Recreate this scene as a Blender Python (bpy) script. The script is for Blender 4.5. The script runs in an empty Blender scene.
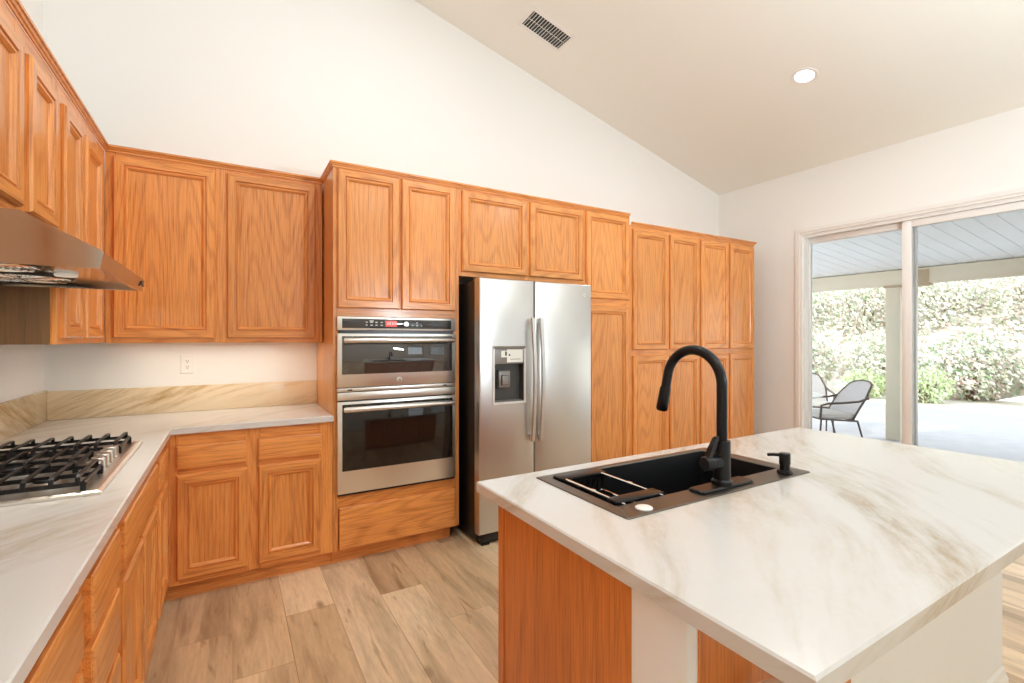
import bpy, bmesh, math, random
from mathutils import Vector, Matrix

random.seed(7)
S = bpy.context.scene
COL = S.collection
R = math.radians

# ---------------------------------------------------------------- camera
CAM_H = 1.38
cam_data = bpy.data.cameras.new('camera')
cam_data.sensor_width = 36.0
cam_data.lens = 479.9 / 1024 * 36.0
cam_data.shift_y = -3.4 / 1024
cam_data.clip_start = 0.05
cam = bpy.data.objects.new('camera', cam_data)
cam.location = (0, 0, CAM_H)
cam.rotation_euler = (R(90), 0, -0.53277)
COL.objects.link(cam)
S.camera = cam

# ---------------------------------------------------------------- light and exposure
S.view_settings.view_transform = 'Standard'
S.view_settings.look = 'None'
S.view_settings.exposure = 0.0
S.view_settings.gamma = 1.0
S.view_settings.use_curve_mapping = False
S.cycles.max_bounces = 12
S.cycles.diffuse_bounces = 8
S.cycles.glossy_bounces = 6
S.cycles.transparent_max_bounces = 12
S.cycles.caustics_reflective = False
S.cycles.caustics_refractive = False
S.cycles.sample_clamp_indirect = 6.0

SKY = 3.0
SUN = 2.6
LAMP = 9.0
UPLIGHT = 132.0
world = bpy.data.worlds.new('world')
S.world = world
world.use_nodes = True
wn = world.node_tree.nodes
wn['Background'].inputs['Color'].default_value = (0.88, 0.94, 1.0, 1)
wn['Background'].inputs['Strength'].default_value = SKY

sun_data = bpy.data.lights.new('sun', 'SUN')
sun_data.energy = SUN
sun_data.angle = R(1.5)
sun_data.color = (1.0, 0.95, 0.88)
sun = bpy.data.objects.new('sun', sun_data)
sun.rotation_euler = Vector((0.88, -0.15, -0.47)).to_track_quat('-Z', 'Y').to_euler()
sun.location = (-12, 4, 9)
COL.objects.link(sun)


def portal(name, loc, rot, sx, sy):
    d = bpy.data.lights.new(name, 'AREA')
    d.shape = 'RECTANGLE'
    d.size, d.size_y = sx, sy
    d.cycles.is_portal = True
    o = bpy.data.objects.new(name, d)
    o.location = loc
    o.rotation_euler = rot
    COL.objects.link(o)


# added fill light, unseen behind the camera, aimed up at the vaulted ceiling
uplight_data = bpy.data.lights.new('added_uplight', 'AREA')
uplight_data.shape = 'DISK'
uplight_data.size = 0.5
uplight_data.energy = UPLIGHT
uplight_data.color = (0.80, 0.92, 1.0)
uplight = bpy.data.objects.new('added_uplight', uplight_data)
uplight.location = (2.2, -1.2, 1.7)
uplight.rotation_euler = Vector((0.25, 0.45, 1.0)).to_track_quat('-Z', 'Y').to_euler()
COL.objects.link(uplight)

portal('door_portal', (5.2, 1.46, 1.22), (0, R(90), 0), 2.4, 2.5)
portal('added_window_portal', (5.2, -2.1, 1.6), (0, R(90), 0), 1.4, 2.2)
portal('rear_window_portal', (4.36, -4.16, 1.6), (R(90), 0, 0), 1.28, 1.3)


# ---------------------------------------------------------------- materials
def mat(name):
    m = bpy.data.materials.new(name)
    m.use_nodes = True
    return m, m.node_tree.nodes, m.node_tree.links, m.node_tree.nodes['Principled BSDF']


def plain(name, col, rough=0.5, metal=0.0, coat=0.0, emit=None, strength=0.0, noise=0.0, bump=0.0, scale=30.0, spec=0.5):
    m, n, l, b = mat(name)
    b.inputs['Base Color'].default_value = (*col, 1)
    b.inputs['Roughness'].default_value = rough
    b.inputs['Metallic'].default_value = metal
    b.inputs['Coat Weight'].default_value = coat
    b.inputs['Specular IOR Level'].default_value = spec
    if emit:
        b.inputs['Emission Color'].default_value = (*emit, 1)
        b.inputs['Emission Strength'].default_value = strength
    if noise or bump:
        tc = n.new('ShaderNodeTexCoord')
        nz = n.new('ShaderNodeTexNoise')
        nz.inputs['Scale'].default_value = scale
        nz.inputs['Detail'].default_value = 4
        l.new(tc.outputs['Object'], nz.inputs['Vector'])
        if noise:
            mx = n.new('ShaderNodeMix')
            mx.data_type = 'RGBA'
            mx.inputs['A'].default_value = (*[c * (1 - noise) for c in col], 1)
            mx.inputs['B'].default_value = (*[min(1, c * (1 + noise)) for c in col], 1)
            l.new(nz.outputs['Fac'], mx.inputs['Factor'])
            l.new(mx.outputs['Result'], b.inputs['Base Color'])
        if bump:
            bp = n.new('ShaderNodeBump')
            bp.inputs['Strength'].default_value = bump
            bp.inputs['Distance'].default_value = 0.002
            l.new(nz.outputs['Fac'], bp.inputs['Height'])
            l.new(bp.outputs['Normal'], b.inputs['Normal'])
    return m


def math_node(n, l, op, a, b=None):
    k = n.new('ShaderNodeMath')
    k.operation = op
    for i, v in enumerate((a, b)):
        if v is None:
            continue
        if isinstance(v, (int, float)):
            k.inputs[i].default_value = v
        else:
            l.new(v, k.inputs[i])
    return k.outputs[0]


def ramp(n, l, fac, stops):
    r = n.new('ShaderNodeValToRGB')
    e = r.color_ramp.elements
    while len(e) < len(stops):
        e.new(0.5)
    for k, (p, c) in enumerate(stops):
        e[k].position = p
        e[k].color = (*c, 1) if len(c) == 3 else c
    l.new(fac, r.inputs['Fac'])
    return r.outputs['Color']


def oak(name, axis, light, dark, rough=0.3, rings=44.0, coat=0.25):
    """Honey oak: stretched growth rings (cathedral figure) and fine dark pores along AXIS."""
    m, n, l, b = mat(name)
    tc = n.new('ShaderNodeTexCoord')
    oi = n.new('ShaderNodeObjectInfo')
    off = n.new('ShaderNodeVectorMath')
    off.operation = 'SCALE'
    off.inputs[0].default_value = (13.0, 29.0, 17.0)
    l.new(oi.outputs['Random'], off.inputs['Scale'])
    add = n.new('ShaderNodeVectorMath')
    l.new(tc.outputs['Object'], add.inputs[0])
    l.new(off.outputs['Vector'], add.inputs[1])

    def stretched(a, across, along):
        mp = n.new('ShaderNodeMapping')
        s = [across] * 3
        s['XYZ'.index(a)] = along
        mp.inputs['Scale'].default_value = s
        l.new(add.outputs['Vector'], mp.inputs['Vector'])
        return mp.outputs['Vector']

    nz = n.new('ShaderNodeTexNoise')
    nz.inputs['Scale'].default_value = 1.0
    nz.inputs['Detail'].default_value = 0.6
    nz.inputs['Roughness'].default_value = 0.4
    l.new(stretched(axis, 3.6, 0.42), nz.inputs['Vector'])
    ring = math_node(n, l, 'SINE', math_node(n, l, 'MULTIPLY', nz.outputs['Fac'], rings * 3.2))
    ringc = ramp(n, l, math_node(n, l, 'MULTIPLY_ADD', ring, 0.5), [(0.0, (0, 0, 0)), (0.62, (0.06,) * 3), (1.0, (1, 1, 1))])
    # the multiply-add needs its third input
    ringc.node.inputs['Fac'].links[0].from_node.inputs[2].default_value = 0.5
    pore = n.new('ShaderNodeTexNoise')
    pore.inputs['Scale'].default_value = 1.0
    pore.inputs['Detail'].default_value = 4.0
    pore.inputs['Roughness'].default_value = 0.65
    l.new(stretched(axis, 190.0, 5.0), pore.inputs['Vector'])
    porec = ramp(n, l, pore.outputs['Fac'], [(0.47, (0, 0, 0)), (0.64, (1, 1, 1))])
    broad = n.new('ShaderNodeTexNoise')
    broad.inputs['Scale'].default_value = 1.0
    broad.inputs['Detail'].default_value = 2.0
    l.new(stretched(axis, 14.0, 0.8), broad.inputs['Vector'])
    f = math_node(n, l, 'ADD', math_node(n, l, 'MULTIPLY', ringc, 0.24), math_node(n, l, 'MULTIPLY', porec, 0.48))
    f = math_node(n, l, 'ADD', f, math_node(n, l, 'MULTIPLY', broad.outputs['Fac'], 0.3))
    f = math_node(n, l, 'SUBTRACT', f, 0.12)
    f.node.use_clamp = True
    mx = n.new('ShaderNodeMix')
    mx.data_type = 'RGBA'
    mx.inputs['A'].default_value = (*light, 1)
    mx.inputs['B'].default_value = (*dark, 1)
    l.new(f, mx.inputs['Factor'])
    hs = n.new('ShaderNodeHueSaturation')
    v = math_node(n, l, 'MULTIPLY_ADD', oi.outputs['Random'], 0.14)
    v.node.inputs[2].default_value = 0.93
    l.new(v, hs.inputs['Value'])
    l.new(mx.outputs['Result'], hs.inputs['Color'])
    l.new(hs.outputs['Color'], b.inputs['Base Color'])
    b.inputs['Roughness'].default_value = rough
    b.inputs['Coat Weight'].default_value = coat
    b.inputs['Coat Roughness'].default_value = 0.15
    bp = n.new('ShaderNodeBump')
    bp.inputs['Strength'].default_value = 0.12
    bp.inputs['Distance'].default_value = 0.001
    bp.invert = True
    l.new(porec, bp.inputs['Height'])
    l.new(bp.outputs['Normal'], b.inputs['Normal'])
    return m


OL, OD = (0.80, 0.333, 0.088), (0.36, 0.083, 0.012)
OAK_V = oak('oak_vertical', 'Z', OL, OD)
OAK_H = oak('oak_horizontal', 'X', OL, OD)
OAK_Y = oak('oak_lengthwise', 'Y', OL, OD)
VENEER = oak('oak_veneer_side', 'Z', (0.70, 0.31, 0.09), (0.47, 0.165, 0.036), rings=9.0)
OAK_RED = oak('oak_island_panel', 'Z', (0.70, 0.235, 0.05), (0.33, 0.08, 0.012), rings=16.0)
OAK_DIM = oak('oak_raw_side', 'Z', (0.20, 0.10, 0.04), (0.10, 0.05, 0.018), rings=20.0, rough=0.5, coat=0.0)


def stone(name, base, vein, vein2, amount, thr=0.51, n_vec=(-0.65, 0.76, 1.9)):
    """Cream quartzite: drifting bands of tan veining along one diagonal."""
    m, n, l, b = mat(name)
    tc = n.new('ShaderNodeTexCoord')
    warp = n.new('ShaderNodeTexNoise')
    warp.inputs['Scale'].default_value = 1.0
    warp.inputs['Detail'].default_value = 1.5
    l.new(tc.outputs['Object'], warp.inputs['Vector'])
    wv = n.new('ShaderNodeVectorMath')
    wv.operation = 'MULTIPLY_ADD'
    wv.inputs[1].default_value = (0.20, 0.20, 0.20)
    l.new(warp.outputs['Color'], wv.inputs[0])
    l.new(tc.outputs['Object'], wv.inputs[2])
    # a frame whose first axis crosses the veins and whose second runs along them
    N = Vector(n_vec).normalized()
    A = N.cross(Vector((0, 0, 1))).normalized()
    comb = n.new('ShaderNodeCombineXYZ')
    for k, (ax, sc) in enumerate(((N, 1.9), (A, 0.10), (N.cross(A), 0.10))):
        d = n.new('ShaderNodeVectorMath')
        d.operation = 'DOT_PRODUCT'
        d.inputs[1].default_value = ax * sc
        l.new(wv.outputs['Vector'], d.inputs[0])
        l.new(d.outputs['Value'], comb.inputs[k])
    band = n.new('ShaderNodeTexNoise')
    band.inputs['Scale'].default_value = 4.0
    band.inputs['Detail'].default_value = 5
    band.inputs['Roughness'].default_value = 0.6
    l.new(comb.outputs['Vector'], band.inputs['Vector'])
    bands = ramp(n, l, band.outputs['Fac'], [(thr, (0, 0, 0)), (thr + 0.07, (0.5,) * 3), (thr + 0.16, (1, 1, 1))])
    fine = n.new('ShaderNodeTexNoise')
    fine.inputs['Scale'].default_value = 32
    fine.inputs['Detail'].default_value = 5
    fine.inputs['Roughness'].default_value = 0.7
    fmul = n.new('ShaderNodeVectorMath')
    fmul.operation = 'MULTIPLY'
    fmul.inputs[1].default_value = (0.9, 1.6, 1.6)
    l.new(comb.outputs['Vector'], fmul.inputs[0])
    l.new(fmul.outputs['Vector'], fine.inputs['Vector'])
    fines = ramp(n, l, fine.outputs['Fac'], [(0.40, (0.22,) * 3), (0.62, (1, 1, 1))])
    grain = n.new('ShaderNodeTexNoise')
    grain.inputs['Scale'].default_value = 55
    grain.inputs['Detail'].default_value = 4
    l.new(tc.outputs['Object'], grain.inputs['Vector'])
    f = math_node(n, l, 'MULTIPLY', math_node(n, l, 'MULTIPLY', bands, fines), amount)
    f = math_node(n, l, 'ADD', f, math_node(n, l, 'MULTIPLY', math_node(n, l, 'SUBTRACT', grain.outputs['Fac'], 0.5), 0.16))
    f.node.use_clamp = True
    mx = n.new('ShaderNodeMix')
    mx.data_type = 'RGBA'
    mx.inputs['A'].default_value = (*base, 1)
    vc = n.new('ShaderNodeMix')
    vc.data_type = 'RGBA'
    vc.inputs['A'].default_value = (*vein, 1)
    vc.inputs['B'].default_value = (*vein2, 1)
    l.new(warp.outputs['Fac'], vc.inputs['Factor'])
    l.new(vc.outputs['Result'], mx.inputs['B'])
    l.new(f, mx.inputs['Factor'])
    l.new(mx.outputs['Result'], b.inputs['Base Color'])
    b.inputs['Roughness'].default_value = 0.2
    return m


STONE = stone('quartzite', (0.665, 0.655, 0.635), (0.40, 0.30, 0.175), (0.49, 0.42, 0.32), 0.9, 0.505)
STONE_SPLASH = stone('quartzite_splash', (0.82, 0.68, 0.48), (0.34, 0.19, 0.065), (0.55, 0.37, 0.16), 1.0, 0.45)


def plank_floor():
    m, n, l, b = mat('plank_floor')
    tc = n.new('ShaderNodeTexCoord')
    sep = n.new('ShaderNodeSeparateXYZ')
    l.new(tc.outputs['Object'], sep.inputs[0])
    cb = n.new('ShaderNodeCombineXYZ')
    vrow = math_node(n, l, 'ADD', sep.outputs['X'], 22.94 - 0.0135)
    wn_ = n.new('ShaderNodeTexWhiteNoise')
    wn_.noise_dimensions = '1D'
    l.new(math_node(n, l, 'FLOOR', math_node(n, l, 'DIVIDE', vrow, 0.2294)), wn_.inputs['W'])
    l.new(math_node(n, l, 'ADD', math_node(n, l, 'ADD', sep.outputs['Y'], 20.0), math_node(n, l, 'MULTIPLY', wn_.outputs['Value'], 1.42)), cb.inputs[0])
    l.new(vrow, cb.inputs[1])
    bt = n.new('ShaderNodeTexBrick')
    bt.offset = 0.0
    bt.offset_frequency = 3
    bt.inputs['Color1'].default_value = (0, 0, 0, 1)
    bt.inputs['Color2'].default_value = (1, 1, 1, 1)
    bt.inputs['Mortar'].default_value = (0.5, 0.5, 0.5, 1)
    bt.inputs['Scale'].default_value = 1.0
    bt.inputs['Mortar Size'].default_value = 0.0016
    bt.inputs['Mortar Smooth'].default_value = 0.1
    bt.inputs['Brick Width'].default_value = 1.42
    bt.inputs['Row Height'].default_value = 0.2294
    l.new(cb.outputs['Vector'], bt.inputs['Vector'])
    rnd = math_node(n, l, 'ADD', bt.outputs['Color'], 0.0)
    # grain coordinates, shifted per plank
    gc = n.new('ShaderNodeCombineXYZ')
    l.new(math_node(n, l, 'ADD', math_node(n, l, 'MULTIPLY', sep.outputs['X'], 1.0), math_node(n, l, 'MULTIPLY', rnd, 17.0)), gc.inputs[0])
    l.new(math_node(n, l, 'ADD', math_node(n, l, 'MULTIPLY', sep.outputs['Y'], 0.11), math_node(n, l, 'MULTIPLY', rnd, 31.0)), gc.inputs[1])
    g1 = n.new('ShaderNodeTexNoise')
    g1.inputs['Scale'].default_value = 9
    g1.inputs['Detail'].default_value = 5
    g1.inputs['Distortion'].default_value = 0.6
    l.new(gc.outputs['Vector'], g1.inputs['Vector'])
    g2 = n.new('ShaderNodeTexNoise')
    g2.inputs['Scale'].default_value = 70
    g2.inputs['Detail'].default_value = 5
    g2.inputs['Roughness'].default_value = 0.7
    l.new(gc.outputs['Vector'], g2.inputs['Vector'])
    base = ramp(n, l, rnd, [(0.0, (0.60, 0.42, 0.245)), (0.5, (0.73, 0.535, 0.33)), (1.0, (0.84, 0.66, 0.44))])
    gr = ramp(n, l, g1.outputs['Fac'], [(0.32, (0.55, 0.50, 0.45)), (0.5, (0.93, 0.93, 0.93)), (0.75, (1.12, 1.12, 1.12))])
    gf = ramp(n, l, g2.outputs['Fac'], [(0.3, (0.80, 0.78, 0.75)), (0.62, (1.05, 1.05, 1.05))])
    # knots: sparse dark spots drawn out along the plank
    kc = n.new('ShaderNodeCombineXYZ')
    l.new(math_node(n, l, 'ADD', sep.outputs['X'], math_node(n, l, 'MULTIPLY', g1.outputs['Fac'], 0.05)), kc.inputs[0])
    l.new(math_node(n, l, 'ADD', math_node(n, l, 'MULTIPLY', sep.outputs['Y'], 0.42), math_node(n, l, 'MULTIPLY', g1.outputs['Fac'], 0.03)), kc.inputs[1])
    vo = n.new('ShaderNodeTexVoronoi')
    vo.inputs['Scale'].default_value = 7.0
    vo.inputs['Randomness'].default_value = 1.0
    l.new(kc.outputs['Vector'], vo.inputs['Vector'])
    kn = ramp(n, l, vo.outputs['Distance'], [(0.04, (0.20, 0.15, 0.12)), (0.09, (0.60, 0.54, 0.48)), (0.19, (1, 1, 1))])
    kn_on = math_node(n, l, 'GREATER_THAN', math_node(n, l, 'ADD', vo.outputs['Color'], 0.0), 0.40)

    def mul(a, c, fac=1.0):
        mx = n.new('ShaderNodeMix')
        mx.data_type = 'RGBA'
        mx.blend_type = 'MULTIPLY'
        if isinstance(fac, float):
            mx.inputs['Factor'].default_value = fac
        else:
            l.new(fac, mx.inputs['Factor'])
        l.new(a, mx.inputs['A'])
        l.new(c, mx.inputs['B'])
        return mx.outputs['Result']

    c = mul(mul(base, gr, 0.9), gf, 0.8)
    c = mul(c, kn, kn_on)
    cr = n.new('ShaderNodeTexNoise')
    cr.inputs['Scale'].default_value = 24
    cr.inputs['Detail'].default_value = 5
    cr.inputs['Distortion'].default_value = 1.2
    l.new(gc.outputs['Vector'], cr.inputs['Vector'])
    c = mul(c, ramp(n, l, cr.outputs['Fac'], [(0.61, (1, 1, 1)), (0.70, (0.72, 0.66, 0.60)), (0.80, (0.45, 0.38, 0.32))]))
    seam = ramp(n, l, bt.outputs['Fac'], [(0.0, (1, 1, 1)), (1.0, (0.72, 0.66, 0.6))])
    c = mul(c, seam)
    l.new(c, b.inputs['Base Color'])
    b.inputs['Roughness'].default_value = 0.33
    bp = n.new('ShaderNodeBump')
    bp.inputs['Strength'].default_value = 0.15
    bp.inputs['Distance'].default_value = 0.001
    l.new(g2.outputs['Fac'], bp.inputs['Height'])
    l.new(bp.outputs['Normal'], b.inputs['Normal'])
    return m


def brushed(name, col, rough, axis='Z', amt=0.08):
    m, n, l, b = mat(name)
    b.inputs['Metallic'].default_value = 1.0
    b.inputs['Base Color'].default_value = (*col, 1)
    tc = n.new('ShaderNodeTexCoord')
    mp = n.new('ShaderNodeMapping')
    s = [400.0] * 3
    s['XYZ'.index(axis)] = 3.0
    mp.inputs['Scale'].default_value = s
    l.new(tc.outputs['Object'], mp.inputs['Vector'])
    nz = n.new('ShaderNodeTexNoise')
    nz.inputs['Scale'].default_value = 1.0
    nz.inputs['Detail'].default_value = 3
    l.new(mp.outputs['Vector'], nz.inputs['Vector'])
    v = math_node(n, l, 'MULTIPLY_ADD', nz.outputs['Fac'], amt)
    v.node.inputs[2].default_value = rough - amt / 2
    l.new(v, b.inputs['Roughness'])
    return m


def pane_glass(name, tint=(0.97, 0.985, 0.98)):
    m, n, l, b = mat(name)
    n.remove(b)
    out = n['Material Output']
    tr = n.new('ShaderNodeBsdfTransparent')
    tr.inputs['Color'].default_value = (*tint, 1)
    gl = n.new('ShaderNodeBsdfGlossy')
    gl.inputs['Roughness'].default_value = 0.02
    fr = n.new('ShaderNodeFresnel')
    fr.inputs['IOR'].default_value = 1.45
    mx = n.new('ShaderNodeMixShader')
    l.new(math_node(n, l, 'MULTIPLY', fr.outputs[0], 0.8), mx.inputs[0])
    l.new(tr.outputs[0], mx.inputs[1])
    l.new(gl.outputs[0], mx.inputs[2])
    l.new(mx.outputs[0], out.inputs['Surface'])
    return m


WALL = plain('wall_paint', (0.85, 0.845, 0.82), 0.7, bump=0.05, scale=160)
CEIL = plain('ceiling_paint', (0.85, 0.85, 0.795), 0.8, bump=0.12, scale=90)
TRIM = plain('white_trim', (0.82, 0.80, 0.77), 0.4, noise=0.01)
PONY = plain('island_white_paint', (0.88, 0.90, 0.92), 0.55, bump=0.03, scale=150)
VINYL = plain('white_vinyl', (0.84, 0.83, 0.81), 0.3, noise=0.01)
FLOOR = plank_floor()
STEEL = brushed('brushed_steel', (0.60, 0.59, 0.575), 0.36, 'Z')
STEEL_H = brushed('brushed_steel_sideways', (0.78, 0.755, 0.72), 0.33, 'X')
HOODSTEEL = brushed('hood_steel', (0.46, 0.42, 0.37), 0.14, 'X', 0.05)
CHROME = plain('chrome', (0.85, 0.84, 0.82), 0.08, 1.0, noise=0.02)
KNOBMETAL = plain('knob_metal', (0.58, 0.55, 0.51), 0.32, 1.0, noise=0.03)
BLACK = plain('black_enamel', (0.012, 0.012, 0.013), 0.3, noise=0.15)
BLACKMATT = plain('matt_black', (0.006, 0.006, 0.007), 0.28, 0.0, spec=0.32, noise=0.1, scale=80)
IRON = plain('cast_iron', (0.010, 0.010, 0.011), 0.4, spec=0.35, noise=0.2, bump=0.3, scale=200)
SINKBLK = plain('black_sink', (0.006, 0.006, 0.007), 0.45, 0.0, spec=0.22, noise=0.2, scale=60)
SINKRIM = plain('sink_gunmetal', (0.17, 0.145, 0.12), 0.34, 0.9, noise=0.08, scale=40)
OVENGLASS = plain('oven_glass', (0.012, 0.009, 0.007), 0.06, coat=0.0, noise=0.1)
MWGLASS = plain('microwave_glass', (0.10, 0.10, 0.10), 0.02, 0.6, coat=1.0, noise=0.05)
PANELBLK = plain('control_black', (0.045, 0.045, 0.047), 0.06, 0.2, coat=1.0, noise=0.05)
DISPLAY = plain('display_red', (0.3, 0.03, 0.03), 0.3, emit=(0.85, 0.16, 0.14), strength=0.9, noise=0.02)
MARK = plain('legend_white', (0.6, 0.6, 0.6), 0.5, noise=0.02)
DGREY = plain('dark_plastic', (0.06, 0.058, 0.055), 0.35, noise=0.05)
MGREY = plain('grey_plastic', (0.24, 0.22, 0.20), 0.35, noise=0.04)
PAPER = plain('paper', (0.80, 0.80, 0.74), 0.7, noise=0.02)
WPLASTIC = plain('white_plastic', (0.86, 0.85, 0.82), 0.35, noise=0.01)
LENS = plain('lamp_lens', (0.9, 0.9, 0.9), 0.5, emit=(1.0, 0.97, 0.92), strength=6.0, noise=0.01)
DIMLENS = plain('warm_lens', (0.5, 0.48, 0.44), 0.4, emit=(1.0, 0.9, 0.75), strength=0.35, noise=0.01)
SILVER = plain('silver_plastic', (0.80, 0.79, 0.77), 0.3, 0.3, noise=0.02)
GLASS = pane_glass('window_glass')
PATIOWHITE = plain('patio_cover_paint', (0.84, 0.84, 0.83), 0.5, noise=0.05, scale=3)
BEAMPAINT = plain('beam_paint', (0.64, 0.57, 0.44), 0.6, noise=0.06, scale=8)
CONCRETE = plain('patio_concrete', (0.42, 0.42, 0.44), 0.7, noise=0.18, bump=0.4, scale=5)
SOIL = plain('yard_ground', (0.70, 0.66, 0.60), 0.9, noise=0.12, bump=0.3, scale=3)
CHAIRMETAL = plain('patio_chair_metal', (0.10, 0.085, 0.075), 0.4, 0.5, noise=0.1)
CHAIRMESH = plain('patio_chair_sling', (0.52, 0.50, 0.50), 0.7, noise=0.25, bump=0.5, scale=120)
CUSHION = plain('patio_cushion', (0.62, 0.60, 0.56), 0.85, noise=0.06, bump=0.3, scale=60)
STEM = plain('shrub_stem', (0.20, 0.14, 0.09), 0.8, noise=0.2)


def leaf_mat(name, cols):
    m, n, l, b = mat(name)
    tc = n.new('ShaderNodeTexCoord')
    vo = n.new('ShaderNodeTexVoronoi')
    vo.inputs['Scale'].default_value = 12.0
    l.new(tc.outputs['Object'], vo.inputs['Vector'])
    c = ramp(n, l, math_node(n, l, 'ADD', vo.outputs['Color'], 0.0), [(k / max(1, len(cols) - 1), q) for k, q in enumerate(cols)])
    l.new(c, b.inputs['Base Color'])
    b.inputs['Roughness'].default_value = 0.6
    b.inputs['Subsurface Weight'].default_value = 0.0
    return m


LEAF_A = leaf_mat('leaf_green', [(0.16, 0.27, 0.10), (0.45, 0.56, 0.34), (0.86, 0.86, 0.82), (0.76, 0.64, 0.58), (0.80, 0.82, 0.74), (0.20, 0.34, 0.14)])  # near-white stops put overexposed glare into the leaf colour
LEAF_B = leaf_mat('leaf_pink', [(0.18, 0.31, 0.12), (0.80, 0.84, 0.76), (0.74, 0.55, 0.49), (0.84, 0.86, 0.80), (0.26, 0.42, 0.19), (0.70, 0.66, 0.56)])  # pale stops paint overexposed glare among the pink and green
LEAF_C = leaf_mat('leaf_yellow', [(0.34, 0.48, 0.17), (0.60, 0.68, 0.42), (0.78, 0.80, 0.66)])
BANK = leaf_mat('ivy_bank', [(0.18, 0.31, 0.12), (0.80, 0.82, 0.74), (0.72, 0.58, 0.52), (0.86, 0.87, 0.82), (0.24, 0.39, 0.17)])  # whitish stops carry painted overexposure, as on the shrub leaves


# ---------------------------------------------------------------- mesh helpers
class MB:
    def __init__(self):
        self.bm = bmesh.new()

    def _done(self, faces, m):
        for f in faces:
            f.material_index = m

    def box(self, x0, x1, y0, y1, z0, z1, bevel=0.0, m=0, segs=2):
        r = bmesh.ops.create_cube(self.bm, size=1.0)
        vs = r['verts']
        for v in vs:
            v.co = Vector(((x0 + x1) / 2 + v.co.x * (x1 - x0), (y0 + y1) / 2 + v.co.y * (y1 - y0), (z0 + z1) / 2 + v.co.z * (z1 - z0)))
        fs = set(f for v in vs for f in v.link_faces)
        if bevel:
            es = list(set(e for v in vs for e in v.link_edges))
            b = bmesh.ops.bevel(self.bm, geom=es, offset=bevel, segments=segs, profile=0.5, affect='EDGES')
            fs = set(f for f in fs if f.is_valid) | set(b['faces'])
        self._done(fs, m)
        return self

    def loft(self, loops, cap0=True, cap1=True, m=0, mfn=None, closed=True):
        L = [[self.bm.verts.new(p) for p in lp] for lp in loops]
        n = len(L[0])
        for i in range(len(L) - 1):
            for k in range(n if closed else n - 1):
                q = [L[i][k], L[i][(k + 1) % n], L[i + 1][(k + 1) % n], L[i + 1][k]]
                f = self.bm.faces.new(q)
                f.material_index = mfn(i, k) if mfn else m
        if cap0:
            self.bm.faces.new(L[0][::-1]).material_index = mfn(-1, 0) if mfn else m
        if cap1:
            self.bm.faces.new(L[-1]).material_index = mfn(len(L) - 1, 0) if mfn else m
        return self

    def prism(self, poly, axis, a, b, m=0):
        """poly in the two other axes, in order (X: y,z; Y: x,z; Z: x,y), swept from a to b."""
        def P(p, t):
            return {'X': (t, p[0], p[1]), 'Y': (p[0], t, p[1]), 'Z': (p[0], p[1], t)}[axis]
        return self.loft([[P(p, a) for p in poly], [P(p, b) for p in poly]], m=m)

    def lathe(self, prof, o=(0, 0, 0), axis='Z', n=24, m=0, cap=True):
        o = Vector(o)
        ax = Vector({'X': (1, 0, 0), 'Y': (0, 1, 0), 'Z': (0, 0, 1)}[axis]) if isinstance(axis, str) else Vector(axis).normalized()
        u = ax.orthogonal().normalized()
        v = ax.cross(u)
        loops = [[o + ax * z + (u * math.cos(2 * math.pi * k / n) + v * math.sin(2 * math.pi * k / n)) * r for k in range(n)] for r, z in prof]
        return self.loft(loops, cap, cap, m)

    def tube(self, pts, r, n=10, m=0, cap=True):
        pts = [Vector(p) for p in pts]
        rs = r if isinstance(r, (list, tuple)) else [r] * len(pts)
        loops = []
        u = None
        for i, p in enumerate(pts):
            t = (pts[min(i + 1, len(pts) - 1)] - pts[max(i - 1, 0)]).normalized()
            if u is None:
                u = t.orthogonal().normalized()
            u = (u - t * u.dot(t)).normalized()
            v = t.cross(u)
            loops.append([p + (u * math.cos(2 * math.pi * k / n) + v * math.sin(2 * math.pi * k / n)) * rs[i] for k in range(n)])
        return self.loft(loops, cap, cap, m)

    def bar(self, pts, w, h, m=0, up=(0, 0, 1)):
        """a bar of rectangular section w x h along pts."""
        pts = [Vector(p) for p in pts]
        loops = []
        for i, p in enumerate(pts):
            t = (pts[min(i + 1, len(pts) - 1)] - pts[max(i - 1, 0)]).normalized()
            s = t.cross(Vector(up)).normalized()
            q = s.cross(t)
            loops.append([p + s * (a * w / 2) + q * (c * h / 2) for a, c in ((-1, -1), (1, -1), (1, 1), (-1, 1))])
        return self.loft(loops, m=m)

    def build(self, name, mats, parent=None, loc=None, rotz=0.0, matrix=None, smooth=35):
        bmesh.ops.recalc_face_normals(self.bm, faces=self.bm.faces[:])
        me = bpy.data.meshes.new(name)
        self.bm.to_mesh(me)
        self.bm.free()
        for k in (mats if isinstance(mats, (list, tuple)) else [mats]):
            me.materials.append(k)
        if smooth:
            me.polygons.foreach_set('use_smooth', [True] * len(me.polygons))
            me.set_sharp_from_angle(angle=R(smooth))
        o = bpy.data.objects.new(name, me)
        COL.objects.link(o)
        if loc is not None:
            o.location = loc
        if rotz:
            o.rotation_euler.z = rotz
        if matrix is not None:
            o.matrix_world = matrix
        if parent is not None:
            o.parent = parent
        return o


def tag(o, label, cat, group=None, kind=None):
    o['label'] = label
    o['category'] = cat
    if group:
        o['group'] = group
    if kind:
        o['kind'] = kind
    return o


def thing(name, label, cat, loc=(0, 0, 0), rotz=0.0, group=None, kind=None):
    o = bpy.data.objects.new(name, None)
    o.empty_display_size = 0.1
    COL.objects.link(o)
    o.location = loc
    o.rotation_euler.z = rotz
    return tag(o, label, cat, group, kind)


def copy_tree(o, parent=None):
    c = o.copy()
    COL.objects.link(c)
    if parent is not None:
        c.parent = parent
    for ch in list(o.children):
        copy_tree(ch, c)
    return c


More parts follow.
